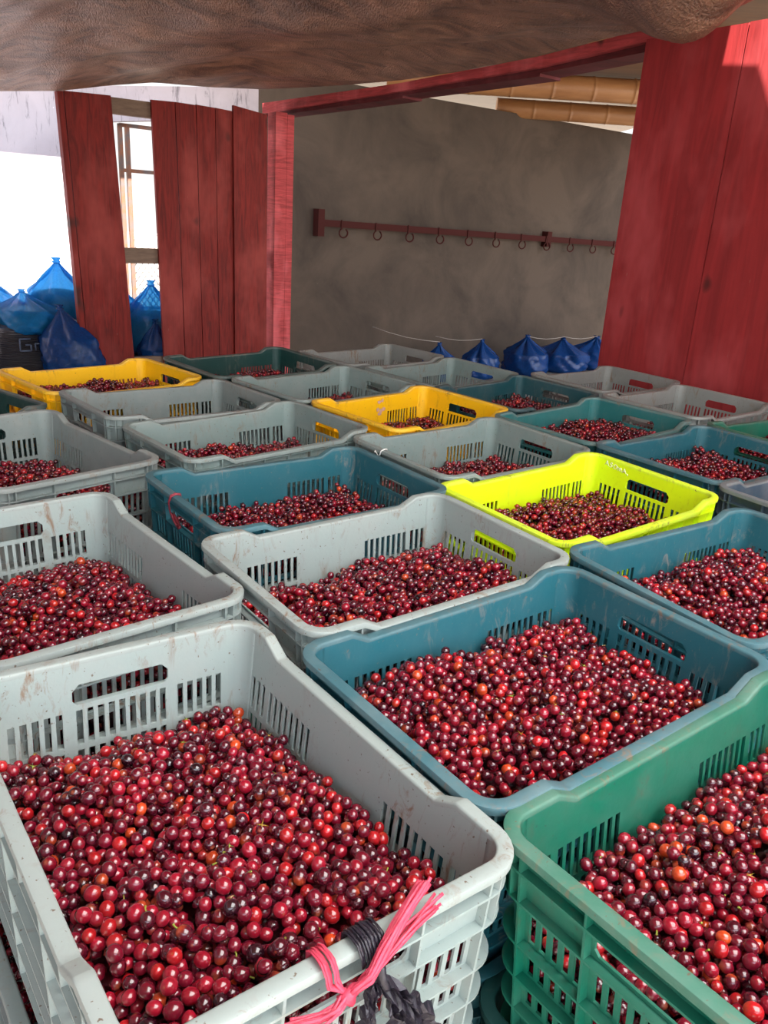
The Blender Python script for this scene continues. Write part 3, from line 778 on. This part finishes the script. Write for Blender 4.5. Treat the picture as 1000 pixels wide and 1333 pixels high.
# hook rail on the concrete wall
hr = empty('hook_rail', wall_pt(-.88, 1.56, .03)); tag(hr, 'dark red steel rail with round hooks on the concrete wall', 'hook rail')
hi_ = Matrix.Translation(-hr.location)
m_hook, nt, b = new_mat('oxide_red_steel'); b.inputs['Base Color'].default_value = (.06, .014, .012, 1); b.inputs['Roughness'].default_value = .85; b.inputs['Specular IOR Level'].default_value = .2
def hpart(mb, name):
    o = mb.build(name, m_hook, hr); o.matrix_parent_inverse = hi_; return o
zr = lambda x: ZO + .545 - (x + .88) * .0135
mb = MB(); mb.beam(wall_pt(-.86, zr(-.86), .07), wall_pt(4.4, zr(4.4), .07), .045, .065); bar_o = hpart(mb, 'rail_bar')
for x in (-.875, 1.78, 4.2):
    mb = MB(); s = .13 if x < 0 else .09; mb.quad_prism(wall_pt(x - .03, zr(x) - s), wall_pt(x + .03, zr(x) - s), wall_pt(x + .03, zr(x) + s), wall_pt(x - .03, zr(x) + s), nPW * .10); hpart(mb, 'wall_bracket')
for i in range(14):
    x = -.66 + i * .345; mb = MB(); pts = []
    for a in range(-60, 241, 25):
        t = R(a); pts.append(wall_pt(x + .045 * math.cos(t) * .8, zr(x) - .085 - .045 * math.sin(t + 0), .10 + .01 * math.cos(t)))
    mb.tube(pts, .008, 6); mb.beam(wall_pt(x - .02, zr(x) - .05, .10), wall_pt(x - .02, zr(x) + .04, .10), .012, .012, (.6, -.8, 0)); hk = mb.build('hook', m_hook, bar_o); hk.matrix_parent_inverse = Matrix.Identity(4); hk.location = (0, 0, 0)
# unseen boarding added in line with the door, blocking light from the right
mb = MB(); fa = D0_ = Vector((1.065, 4.16, 0)) + dDP * 2.36; fb = fa + dDP * 2.9; nb = 12
for i in range(nb):
    p0 = fa.lerp(fb, i / nb); p1 = fa.lerp(fb, (i + .98) / nb)
    mb.quad_prism(p0, p1, p1 + Vector((0, 0, ZO + 1.62)), p0 + Vector((0, 0, ZO + 1.62)), nDP * -.03)
structure(mb.build('added_boarding', m_red_door))
# unseen board fence, added to block sky light from the left
mb = MB(); fa = Vector((-4.3, 4.9, 0)); fb = Vector((-2.4, -3.6, 0)); nb = 44
for i in range(nb):
    p0 = fa.lerp(fb, i / nb); p1 = fa.lerp(fb, (i + .97) / nb); nn = (fb - fa).cross(Vector((0, 0, 1))).normalized()
    mb.quad_prism(p0, p1, p1 + Vector((0, 0, ZO + 1.55)), p0 + Vector((0, 0, ZO + 1.55)), nn * .03)
structure(mb.build('added_side_fence', m_dark_beam))
# corner post and lintel of the doorway
mb = MB(); c = Vector((-1.0, 6.86, 0))
mb.beam(c + dPW * -.03 , c + dPW * -.03 + Vector((0, 0, ZO + 1.34)), .10, .13, (.6, -.8, 0))
mb.beam(c + dPW * .055 - nPW * .0 + nPW * .03, c + dPW * .055 + nPW * .03 + Vector((0, 0, ZO + 1.33)), .06, .06, (.6, -.8, 0))
structure(mb.build('trim_2', m_red_beam))
mb = MB(); a = Vector((-1.30, 7.20, 0)); b_ = Vector((1.16, 4.10, 0))
def lint(mb, t0, t1, z0, h, d0, d1):
    p0 = a.lerp(b_, t0); p1 = a.lerp(b_, t1); zz0 = ZO + z0; zz1 = ZO + z1_
pts = [(-1.20, 7.18, 1.365, .075), (-.08, 5.69, 1.385, .045), (.65, 4.72, 1.402, .052), (1.12, 4.09, 1.447, .055)]
for (xa, ya, za, ha), (xb, yb, zb, hb) in zip(pts, pts[1:]):
    mb.quad_prism(rel((xa, ya, za)), rel((xb, yb, zb)), rel((xb, yb, zb + hb)), rel((xa, ya, za + ha)), nDP * -.035)
structure(mb.build('trim_3', m_red_beam))
mb = MB()
for (xa, ya, za, ha), (xb, yb, zb, hb) in zip(pts, pts[1:]):
    mb.quad_prism(rel((xa, ya, za - .02)) - nDP * .036, rel((xb, yb, zb - .035)) - nDP * .036, rel((xb, yb, zb + .02)) - nDP * .036, rel((xa, ya, za + .04)) - nDP * .036, nDP * -.16)
structure(mb.build('trim_4', m_dark_beam))
# tall red door on the right: boards side by side
door = structure(empty('door_1', (1.35, 3.78, 0)))
di = Matrix.Translation(-door.location)
m_gap, nt, b = new_mat('dark_wood_edge'); b.inputs['Base Color'].default_value = (.05, .012, .01, 1)
D0 = Vector((1.065, 4.16, 0)); x = 0
for i, w in enumerate((.515, .60, .62, .6)):
    mb = MB(); p0 = D0 + dDP * (x + .003); p1 = D0 + dDP * (x + w - .003); zt = ZO + 1.452 + (0, .003, .004, .0)[i]
    mb.quad_prism(p0 + Vector((0, 0, .03)), p1 + Vector((0, 0, .03)), p1 + Vector((0, 0, zt)), p0 + Vector((0, 0, zt)), nDP * -.03)
    o = mb.build('door_board', m_red_door, door); o.matrix_parent_inverse = di; x += w
mb = MB()
for z in (.6, 1.5, 2.3): mb.quad_prism(D0 + Vector((0, 0, z)) - nDP * .031, D0 + dDP * 2.3 + Vector((0, 0, z)) - nDP * .031, D0 + dDP * 2.3 + Vector((0, 0, z + .1)) - nDP * .031, D0 + Vector((0, 0, z + .1)) - nDP * .031, nDP * -.03)
o = mb.build('door_batten', m_gap, door); o.matrix_parent_inverse = di
# pale wall seen above the door
mb = MB(); p0 = D0 + dDP * .75 - nDP * .35; p1 = D0 + dDP * 3.4 - nDP * .35
mb.quad_prism(p0 + Vector((0, 0, ZO + 1.40)), p1 + Vector((0, 0, ZO + 1.40)), p1 + Vector((0, 0, ZO + 2.25)), p0 + Vector((0, 0, ZO + 2.25)), nDP * -.12)
structure(mb.build('wall_upper', m_white))
m_cable, nt, b = new_mat('black_cable'); b.inputs['Base Color'].default_value = (.02, .02, .02, 1)
for i, (u0, u1) in enumerate(((.62, .86), (.80, .84))):
    mb = MB(); pts = []
    for t in np.linspace(0, 1, 9):
        p = D0 + dDP * (u0 + (u1 - u0) * t) - nDP * (.33 - .30 * (1 - t)); pts.append(p + Vector((0, 0, ZO + 1.44 + .62 * t - .05 * math.sin(t * 3.14))))
    mb.tube(pts, .004, 6); tag(mb.build('cable', m_cable), ['thin black cable slanting across the pale wall above the red door', 'thin black cable hanging steeply above the red door, right of the slanting one'][i], 'cable', 'cables above the door')
# red plank gate (open bay on the left)
pg = empty('plank_gate', (-1.75, 6.30, 0)); tag(pg, 'red painted wooden plank partition with one board missing, left of the doorway', 'partition')
pi_ = Matrix.Translation(-pg.location)
def PWp(x, z, off=0.): y = (.6 * x + 6.086) / .8; return Vector((x, y, z)) + nPW * off
def gpart(mb, name, mat, label=None):
    o = mb.build(name, mat, pg); o.matrix_parent_inverse = pi_
    if label: o['label'] = label
    return o
def plank(x0, x1, z0, z1, off=0, th=.028, lab=None, x0b=None, x1b=None):
    mb = MB(); x0b = x0 if x0b is None else x0b; x1b = x1 if x1b is None else x1b
    mb.quad_prism(PWp(x0b, .05, off), PWp(x1b, .05, off), PWp(x1, ZO + z1, off), PWp(x0, ZO + z0, off), -nPW * th)
    gpart(mb, 'plank', m_red_gate, lab)
plank(-2.315, -2.065, 1.286, 1.296, .01, lab='loose leaning plank left of the gap', x0b=-2.265, x1b=-1.985)
plank(-2.352, -2.322, 1.278, 1.282, .02, .07, x0b=-2.30, x1b=-2.27)
plank(-1.833, -1.695, 1.307, 1.313, x0b=-1.80, x1b=-1.665); plank(-1.690, -1.566, 1.314, 1.312, x0b=-1.660, x1b=-1.545); plank(-1.561, -1.445, 1.316, 1.312, x0b=-1.54, x1b=-1.430)
plank(-1.441, -1.334, 1.313, 1.306, x0b=-1.426, x1b=-1.326); plank(-1.333, -1.105, 1.345, 1.312, .022, lab='brighter red plank beside the corner post', x0b=-1.325, x1b=-1.095)
for za, zb in ((1.185, 1.290), (.185, .295), (-.60, -.515)):
    mb = MB(); mb.quad_prism(PWp(-2.30, ZO + za, -.03), PWp(-1.10, ZO + za + .01, -.03), PWp(-1.10, ZO + zb + .01, -.03), PWp(-2.30, ZO + zb, -.03), -nPW * .05); gpart(mb, 'cross_rail', m_raw, 'bare weathered crosspiece')

# ------------------------------------------------------------------ tarpaulin
m_tarp, nt, b = new_mat('brown_tarpaulin'); p = worldpos(nt)
st = mapping(nt, p, (1, 2.2, 1), (0, 0, .25)); wv = noise(nt, 3.2, 7, .68, st, 1.2); fine = noise(nt, 140, 2, .5, mapping(nt, p, (1, .35, 1), (0, 0, .5)))
nt.links.new(mix(nt, ramp(nt, wv, .35, .68), (.10, .05, .034), (.44, .235, .15)), b.inputs['Base Color'])
b.inputs['Roughness'].default_value = .42; b.inputs['Specular IOR Level'].default_value = .6
hh = N(nt, 'ShaderNodeMath', operation='ADD'); nt.links.new(wv, hh.inputs[0]); f2 = N(nt, 'ShaderNodeMath', operation='MULTIPLY'); nt.links.new(fine, f2.inputs[0]); f2.inputs[1].default_value = .45; nt.links.new(f2.outputs[0], hh.inputs[1])
bump(nt, b, hh.outputs[0], .8, .03)
edge = [(-3.7, 4.6, 1.02), (-3.049, 5.089, 1.119), (-2.547, 5.464, 1.216), (-2.27, 5.672, 1.261), (-2.012, 5.866, 1.335), (-1.759, 6.056, 1.396), (-1.445, 6.291, 1.419), (-1.105, 6.546, 1.46), (-.757, 6.40, 1.472), (-.39, 5.95, 1.446), (-.076, 5.54, 1.427), (.276, 5.07, 1.423), (.635, 4.60, 1.442), (.927, 4.20, 1.465), (1.10, 3.97, 1.474), (1.20, 3.84, 1.525), (1.30, 3.70, 1.58)]
edge = [Vector(e) for e in edge]
def edge_at(t):
    f = t * (len(edge) - 1); i = min(int(f), len(edge) - 2); return edge[i].lerp(edge[i + 1], f - i)
NU, NV = 110, 120; vs = []; fs = []
for i in range(NU + 1):
    e = edge_at(i / NU); k = 1 + .55 / e.y; zz_ = .5927 + (e.z - .5927) * k + .03; vs.append(Vector((e.x * k, e.y + .55, zz_ + ZO)))  # hidden rear flap, added so the plank tops fall in shade
for j in range(NV + 1):
    v = j / NV
    for i in range(NU + 1):
        t = i / NU; e = edge_at(t); n = Vector((-3.0 + 4.35 * t, 1.0, 1.66))
        p = e.lerp(n, v)
        p.z = e.z + (n.z - e.z) * min(1, v * 1.4) ** .8
        sag = math.sin(math.pi * min(1, v * 1.0)) * .06
        p.z -= sag
        w = min(1, v * 12)
        s = p.x * .5 + p.y
        p.z += w * (.035 * math.sin(s * 4.1 + p.x * .8) + .012 * math.sin(s * 17 + math.sin(p.x * 3) * 2) + .010 * math.sin(s * 9.7 - p.x * 2.3) + .006 * math.sin(p.x * 13 + s * 3) + .05 * math.exp(-((s - 4.15) / .16) ** 2) * (-1) * .7)
        d2 = ((p.x - .93) / .25) ** 2 + ((p.y - 3.15) / .34) ** 2
        p.z -= .27 * math.exp(-d2)
        p.z += ZO
        vs.append(p)
for j in range(NV + 1):
    for i in range(NU):
        a = j * (NU + 1) + i; fs.append((a, a + 1, a + NU + 2, a + NU + 1))
mb = MB(); mb.add(vs, fs, True); o = mb.build('tarpaulin', m_tarp)
tag(o, 'dark brown tarpaulin sagging overhead across the top of the photo', 'tarpaulin')
sd = o.modifiers.new('thickness', 'SOLIDIFY'); sd.thickness = .003; sd.offset = 1

mb = MB(); vs = []; fs = []  # extra sheet, added to block sun and shape the patch on the door
for j in range(41):
    for i in range(31):
        x = .95 + 3.3 * i / 30
        yf = 3.95 if x < 1.342 else max(3.22, 3.709 - (x - 1.342) / .54)
        yf += .03 * math.sin(x * 31); y = yf + (1.0 - yf) * j / 40
        vs.append((x, y, ZO + 1.70 + .02 * math.sin(x * 4 + y * 2) + .02 * math.sin(y * 7 - x) + .02 * math.sin(x * 9)))
for j in range(40):
    for i in range(30):
        a = j * 31 + i; fs.append((a, a + 1, a + 32, a + 31))
mb.add(vs, fs, True); o = mb.build('tarpaulin', m_tarp); tag(o, 'added brown sheet blocking the sun over the right-hand crates, beside the sagging tarpaulin', 'tarpaulin')
sd = o.modifiers.new('thickness', 'SOLIDIFY'); sd.thickness = .003

mb = MB(); mb.quad_prism((-2.7, -1.8, ZO + 1.90), (.1, -1.8, ZO + 1.90), (.1, 1.15, ZO + 1.90), (-2.7, 1.15, ZO + 1.90), (0, 0, .004))  # opaque sheets added out of view to narrow the overhead light
mb.quad_prism((.1, -1.8, ZO + 1.90), (4.2, -1.8, ZO + 1.90), (4.2, -1.1, ZO + 1.90), (.1, -1.1, ZO + 1.90), (0, 0, .004))
mb.quad_prism((2.3, -1.1, ZO + 1.90), (4.2, -1.1, ZO + 1.90), (4.2, 1.15, ZO + 1.90), (2.3, 1.15, ZO + 1.90), (0, 0, .004))
tag(mb.build('tarpaulin', m_tarp), 'unseen flat brown sheet added to mask overhead light around the milky sheet', 'tarpaulin')
# unseen milky corrugated sheet, added to light the front crates from above
m_milk, nt, b = new_mat('added_milky_sheet'); b.inputs['Base Color'].default_value = (.8, .82, .82, 1); b.inputs['Roughness'].default_value = .5
tr = N(nt, 'ShaderNodeBsdfTranslucent', Color=(.93, .96, .97, 1)); mx = N(nt, 'ShaderNodeMixShader', Fac=.8)
nt.links.new(b.outputs[0], mx.inputs[1]); nt.links.new(tr.outputs[0], mx.inputs[2]); nt.links.new(mx.outputs[0], nt.nodes['Material Output'].inputs['Surface'])
mb = MB(); vs = []; fs = []
for i in range(181):
    x = .08 + 2.24 * i / 180
    for y in (-1.12, 1.12): vs.append((x, y, ZO + 1.86 + .012 * math.sin(i * .9)))
for i in range(180): fs.append((2 * i, 2 * i + 2, 2 * i + 3, 2 * i + 1))
mb.add(vs, fs, True); o = mb.build('ceiling', m_milk); structure(o)

# ------------------------------------------------------------------ blue bags
m_blue = film('blue_bag_film', (.03, .38, .92), .2, .6, .6)
m_blue_dk = film('deep_blue_bag_film', (.006, .06, .24), .2, .25, .85)
m_liner = film('black_liner_film', (.010, .010, .014), .3)
def bag(x, y, z0, h, r, yaw, label, mat, group, squash=.8, fill=.55, lean=(0, 0), liner=True):
    root = empty('coffee_bag', (x, y, z0), (0, 0, yaw)); tag(root, label, 'bag', group)
    rs = random.Random(int(x * 1000) + int(y * 77)); ph = [rs.uniform(0, 6) for _ in range(6)]
    def lathe(prof, wob, n=44, cut=None):
        mb = MB(); m = len(prof)
        for i, (rr, zz) in enumerate(prof):
            k = max(0, (zz - fill * .8) / (1 - fill * .8))
            for a in range(n):
                t = 2 * math.pi * a / n
                pl = 1 + k * .36 * math.sin(7 * t + ph[0] + zz * 3) * (1 - .3 * k) + k * .20 * math.sin(13 * t + ph[1] + zz * 5) + k * .08 * math.sin(22 * t + ph[4]) + wob * (.06 * math.sin(2 * t + ph[2] + zz * 4) + .05 * math.sin(3 * t + ph[3] - zz * 6) + .03 * math.sin(9 * t + zz * 17 + ph[4]) + .022 * math.sin(15 * t - zz * 29 + ph[5]))
                mb.v.append((r * rr * pl * math.cos(t) + lean[0] * zz * zz * h, r * rr * pl * squash * math.sin(t) + lean[1] * zz * zz * h, zz * h))
        for i in range(m - 1):
            for a in range(n):
                mb.f.append((i * n + a, i * n + (a + 1) % n, (i + 1) * n + (a + 1) % n, (i + 1) * n + a)); mb.sm.append(True)
        mb.f.append(tuple(range(n))[::-1]); mb.sm.append(False)
        mb.f.append(tuple((m - 1) * n + a for a in range(n))); mb.sm.append(False)
        return mb
    body_ = [(.55, 0), (.86, .02), (.98, .10), (1.02, .22), (1.0, .36), (.97, .48), (.92, .56), (.80, .61), (.62, .68), (.46, .74), (.32, .80), (.20, .86), (.11, .91), (.075, .93)]
    body = []
    for (ra, za), (rb_, zb_) in zip(body_, body_[1:]):
        for t in (0, .25, .5, .75): body.append((ra + (rb_ - ra) * t, za + (zb_ - za) * t))
    body.append(body_[-1])
    bb = lathe(body, 1).build('bag_body', mat, root)
    kn = lathe([(.06, .92), (.10, .935), (.11, .95), (.07, .962), (.10, .98), (.13, 1.0)], .5, 16).build('bag_knot', mat, bb)
    if liner:
        inner = [(.5 , .012), (.80, .03), (.92, .10), (.955, .22), (.94, .36), (.90, .46), (.80, .53), (.55, .57), (.2, .60)]
        lathe(inner, 1).build('bag_contents', m_liner, root)['label'] = 'dark packed contents seen through the film'
    return root
PI = math.pi
GRP = 'blue plastic bags outside the plank gate'
bag(-2.64, 6.34, .62, .585, .24, .3, 'bright blue knotted bag topmost of the heap, sunlit against the white wall', m_blue, GRP)
bag(-3.05, 6.10, .60, .45, .27, 1.3, 'pale blue puffed bag at the left edge on top of the heap', m_blue, GRP, fill=.7)
bag(-2.30, 6.62, .55, .50, .24, .8, 'blue bag partly hidden behind the loose red plank', m_blue, GRP)
bag(-2.74, 6.02, .68, .30, .27, 2.3, 'slumped blue bag in the middle of the left heap', m_blue, GRP, lean=(.25, .1))
bag(-2.36, 5.84, .40, .50, .21, .2, 'shiny darker blue bag lying lowest against the loose plank', m_blue_dk, GRP, lean=(-.2, .2))
bag(-2.98, 5.55, .18, .52, .22, 1.2, 'blue bag corner low at the left edge above the yellow crate', m_blue_dk, GRP, lean=(-.25, 0))
bag(-2.02, 6.68, .45, .60, .25, .5, 'bright blue knotted bag framed in the gap between the planks', m_blue, GRP)
bag(-1.93, 6.47, .25, .52, .20, 2.2, 'dark glossy bag below the knotted one in the plank gap', m_blue_dk, GRP, fill=.75)
# dark sacks that carry the blue bags
m_sack, nt, b = new_mat('black_woven_sack'); p = worldpos(nt)
nt.links.new(mix(nt, noise(nt, 5, 5, .6, p), (.006, .006, .009), (.022, .02, .028)), b.inputs['Base Color']); b.inputs['Roughness'].default_value = .4
wvx = N(nt, 'ShaderNodeTexWave', Scale=22, Distortion=5); nt.links.new(mapping(nt, p, (.2, .2, 1)), wvx.inputs['Vector']); wvx.bands_direction = 'Z'
bump(nt, b, wvx.outputs['Fac'], .5, .012)
def sack(x, y, z0, sx, sy, h, yaw, label):
    root = empty('filled_sack', (x, y, z0), (0, 0, yaw)); tag(root, label, 'sack', 'dark sacks under the blue bags')
    bm = bmesh.new(); bmesh.ops.create_cube(bm, size=1); bmesh.ops.subdivide_edges(bm, edges=bm.edges, cuts=9, use_grid_fill=True)
    rs = random.Random(int(x * 991))
    a0, a1 = rs.uniform(0, 6), rs.uniform(0, 6)
    for v in bm.verts:
        u = v.co * 2; k = 1 - .16 * (u.x ** 2 * u.y ** 2) ; ez = 1 - .20 * (u.z ** 4)
        bul = 1 + .05 * math.sin(u.z * 5 + a0 + u.x * 2) + .03 * math.sin(u.z * 11 + u.y * 4 + a1)
        v.co = Vector((u.x * sx / 2 * k * ez * bul, u.y * sy / 2 * k * ez * bul, (u.z * .5 * (1 - .18 * (u.x ** 2 + u.y ** 2) / 2) + .5) * h))
    zmin = min(v.co.z for v in bm.verts)
    for v in bm.verts: v.co.z -= zmin
    me = bpy.data.meshes.new('sack_body'); bm.to_mesh(me); bm.free(); me.polygons.foreach_set('use_smooth', np.ones(len(me.polygons), bool)); me.materials.append(m_sack)
    o = bpy.data.objects.new('sack_body', me); COL.objects.link(o); o.parent = root
    mb = MB(); mb.tube([(-sx * .34, -sy * .30, h * .80), (0, -sy * .32, h * .86), (sx * .34, -sy * .30, h * .80)], .012, 6); mb.build('sack_seam', m_liner, o)
    return root
S1 = sack(-2.74, 6.00, 0, .62, .46, .76, .64, 'dark sack with pale letters at the foot of the left bag heap')
sack(-3.2, 5.95, 0, .5, .5, .66, .5, 'dark sack at the left edge under the pale blue bag')
sack(-2.40, 5.90, 0, .36, .40, .50, .64, 'dark shiny sack beside the loose red plank')
sack(-2.62, 6.46, 0, .6, .38, .66, .64, 'dark sack under the topmost sunlit blue bag')
sack(-2.05, 6.62, 0, .5, .4, .48, .64, 'dark sack seen low in the gap between the planks')
# pale letters on the near face of the sack
m_let, nt, b = new_mat('faded_print'); b.inputs['Base Color'].default_value = (.10, .13, .20, 1); b.inputs['Roughness'].default_value = .7
lt = MB()
def stroke(pts, w=.011):
    for a, b2 in zip(pts, pts[1:]):
        lt.beam((a[0], 0, a[1]), (b2[0], 0, b2[1]), .003, w, (0, 1, 0)) if False else lt.tube([(a[0], 0, a[1]), (b2[0], 0, b2[1])], w / 2, 6)
stroke([(.075, .085), (.0, .085), (.0, .0), (.075, .0), (.075, .042), (.038, .042)])
stroke([(.105, .0), (.105, .05), (.150, .05), (.150, .02)]); stroke([(.135, .085), (.165, .068)])
o = lt.build('printed_letters', m_let, [c for c in S1.children if c.name.startswith('sack_body')][0]); o.location = (-.13, -.236, .575); o['label'] = 'faded letters G r'
# bags inside the store room
GR2 = 'blue plastic bags along the concrete wall'
for (x, y, zt, r, lab) in ((.49, 8.78, -.605, .20, 'small blue bag top behind the far grey crate, leftmost along the concrete wall'), (.985, 9.12, -.585, .24, 'pointed blue bag second from the left along the concrete wall'),
                           (1.57, 9.62, -.565, .33, 'widest dark blue bag, third along the concrete wall'), (2.07, 9.98, -.61, .34, 'very dark blue bag fourth along the concrete wall'), (2.55, 10.28, -.60, .30, 'blue bag beside the red door edge, rightmost in the store room')):
    bag(x, y, 0, ZO + zt, r, x, lab, m_blue_dk, GR2, fill=.40, liner=False)
# strings tied from the bags to the wall
m_str, nt, b = new_mat('pale_string'); b.inputs['Base Color'].default_value = (.35, .30, .26, 1)
for i, (p0, p1, lab) in enumerate((((-.25, 8.75, .02 - .50), (.49, 8.78, -.60), 'pale string running to the leftmost small blue bag'), ((.45, 9.0, -.57), (.98, 9.1, -.58), 'pale string running to the pointed blue bag'), ((1.57, 9.6, -.58), (2.07, 9.95, -.60), 'pale string between the widest and the very dark bag'), ((2.07, 9.95, -.60), (2.55, 10.25, -.60), 'pale string between the two rightmost room bags'))):
    mb = MB(); a = Vector(p0); c = Vector(p1)
    mb.tube([rel(a.lerp(c, t) - Vector((0, 0, .03 * math.sin(t * PI)))) for t in (0, .25, .5, .75, 1)], .004, 5)
    tag(mb.build('string', m_str), lab, 'string', 'strings in the store room')

# ------------------------------------------------------------------ light
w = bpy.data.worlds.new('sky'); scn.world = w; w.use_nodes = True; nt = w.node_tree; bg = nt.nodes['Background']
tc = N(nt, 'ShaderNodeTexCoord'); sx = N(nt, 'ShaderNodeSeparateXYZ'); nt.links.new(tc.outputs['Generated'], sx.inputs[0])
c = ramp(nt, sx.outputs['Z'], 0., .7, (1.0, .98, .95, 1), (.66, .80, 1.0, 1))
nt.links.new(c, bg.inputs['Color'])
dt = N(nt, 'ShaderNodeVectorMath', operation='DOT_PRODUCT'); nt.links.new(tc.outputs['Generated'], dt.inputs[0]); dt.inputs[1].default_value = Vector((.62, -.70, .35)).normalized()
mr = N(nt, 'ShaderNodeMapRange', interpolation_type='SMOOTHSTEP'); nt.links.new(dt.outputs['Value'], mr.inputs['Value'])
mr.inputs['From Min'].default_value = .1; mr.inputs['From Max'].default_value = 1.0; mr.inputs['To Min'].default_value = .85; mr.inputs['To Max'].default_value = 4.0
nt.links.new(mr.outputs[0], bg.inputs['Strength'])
sd_ = bpy.data.lights.new('sun', 'SUN'); sd_.energy = 26; sd_.angle = R(.6); sd_.color = (1, .94, .86)
so = bpy.data.objects.new('sun', sd_); COL.objects.link(so)
el = R(58); s = Vector((.30, -.95, 0)).normalized() * math.cos(el) + Vector((0, 0, math.sin(el)))
so.rotation_euler = s.to_track_quat('Z', 'Y').to_euler(); so.location = (0, 0, 6)

# ------------------------------------------------------------------ camera
cam = bpy.data.cameras.new('camera'); co = bpy.data.objects.new('camera', cam); COL.objects.link(co)
cam.sensor_fit = 'HORIZONTAL'; cam.sensor_width = 36; cam.lens = FPX / 1000 * 36; cam.clip_start = .01; cam.clip_end = 200
cp, sp, cr, sr = math.cos(PIT), math.sin(PIT), math.cos(ROL), math.sin(ROL)
r0 = Vector((1, 0, 0)); f0 = Vector((0, cp, -sp)); u0 = Vector((0, sp, cp))
rt = cr * r0 - sr * u0; up = sr * r0 + cr * u0
co.matrix_world = Matrix(((rt.x, up.x, -f0.x, 0), (rt.y, up.y, -f0.y, CAMPOS[1]), (rt.z, up.z, -f0.z, CAMPOS[2]), (0, 0, 0, 1)))
scn.camera = co
scn.view_settings.view_transform = 'Standard'; scn.view_settings.look = 'None'
scn.view_settings.gamma = 1; scn.view_settings.use_curve_mapping = False; scn.view_settings.exposure = .55
scn.cycles.max_bounces = 8; scn.cycles.diffuse_bounces = 5
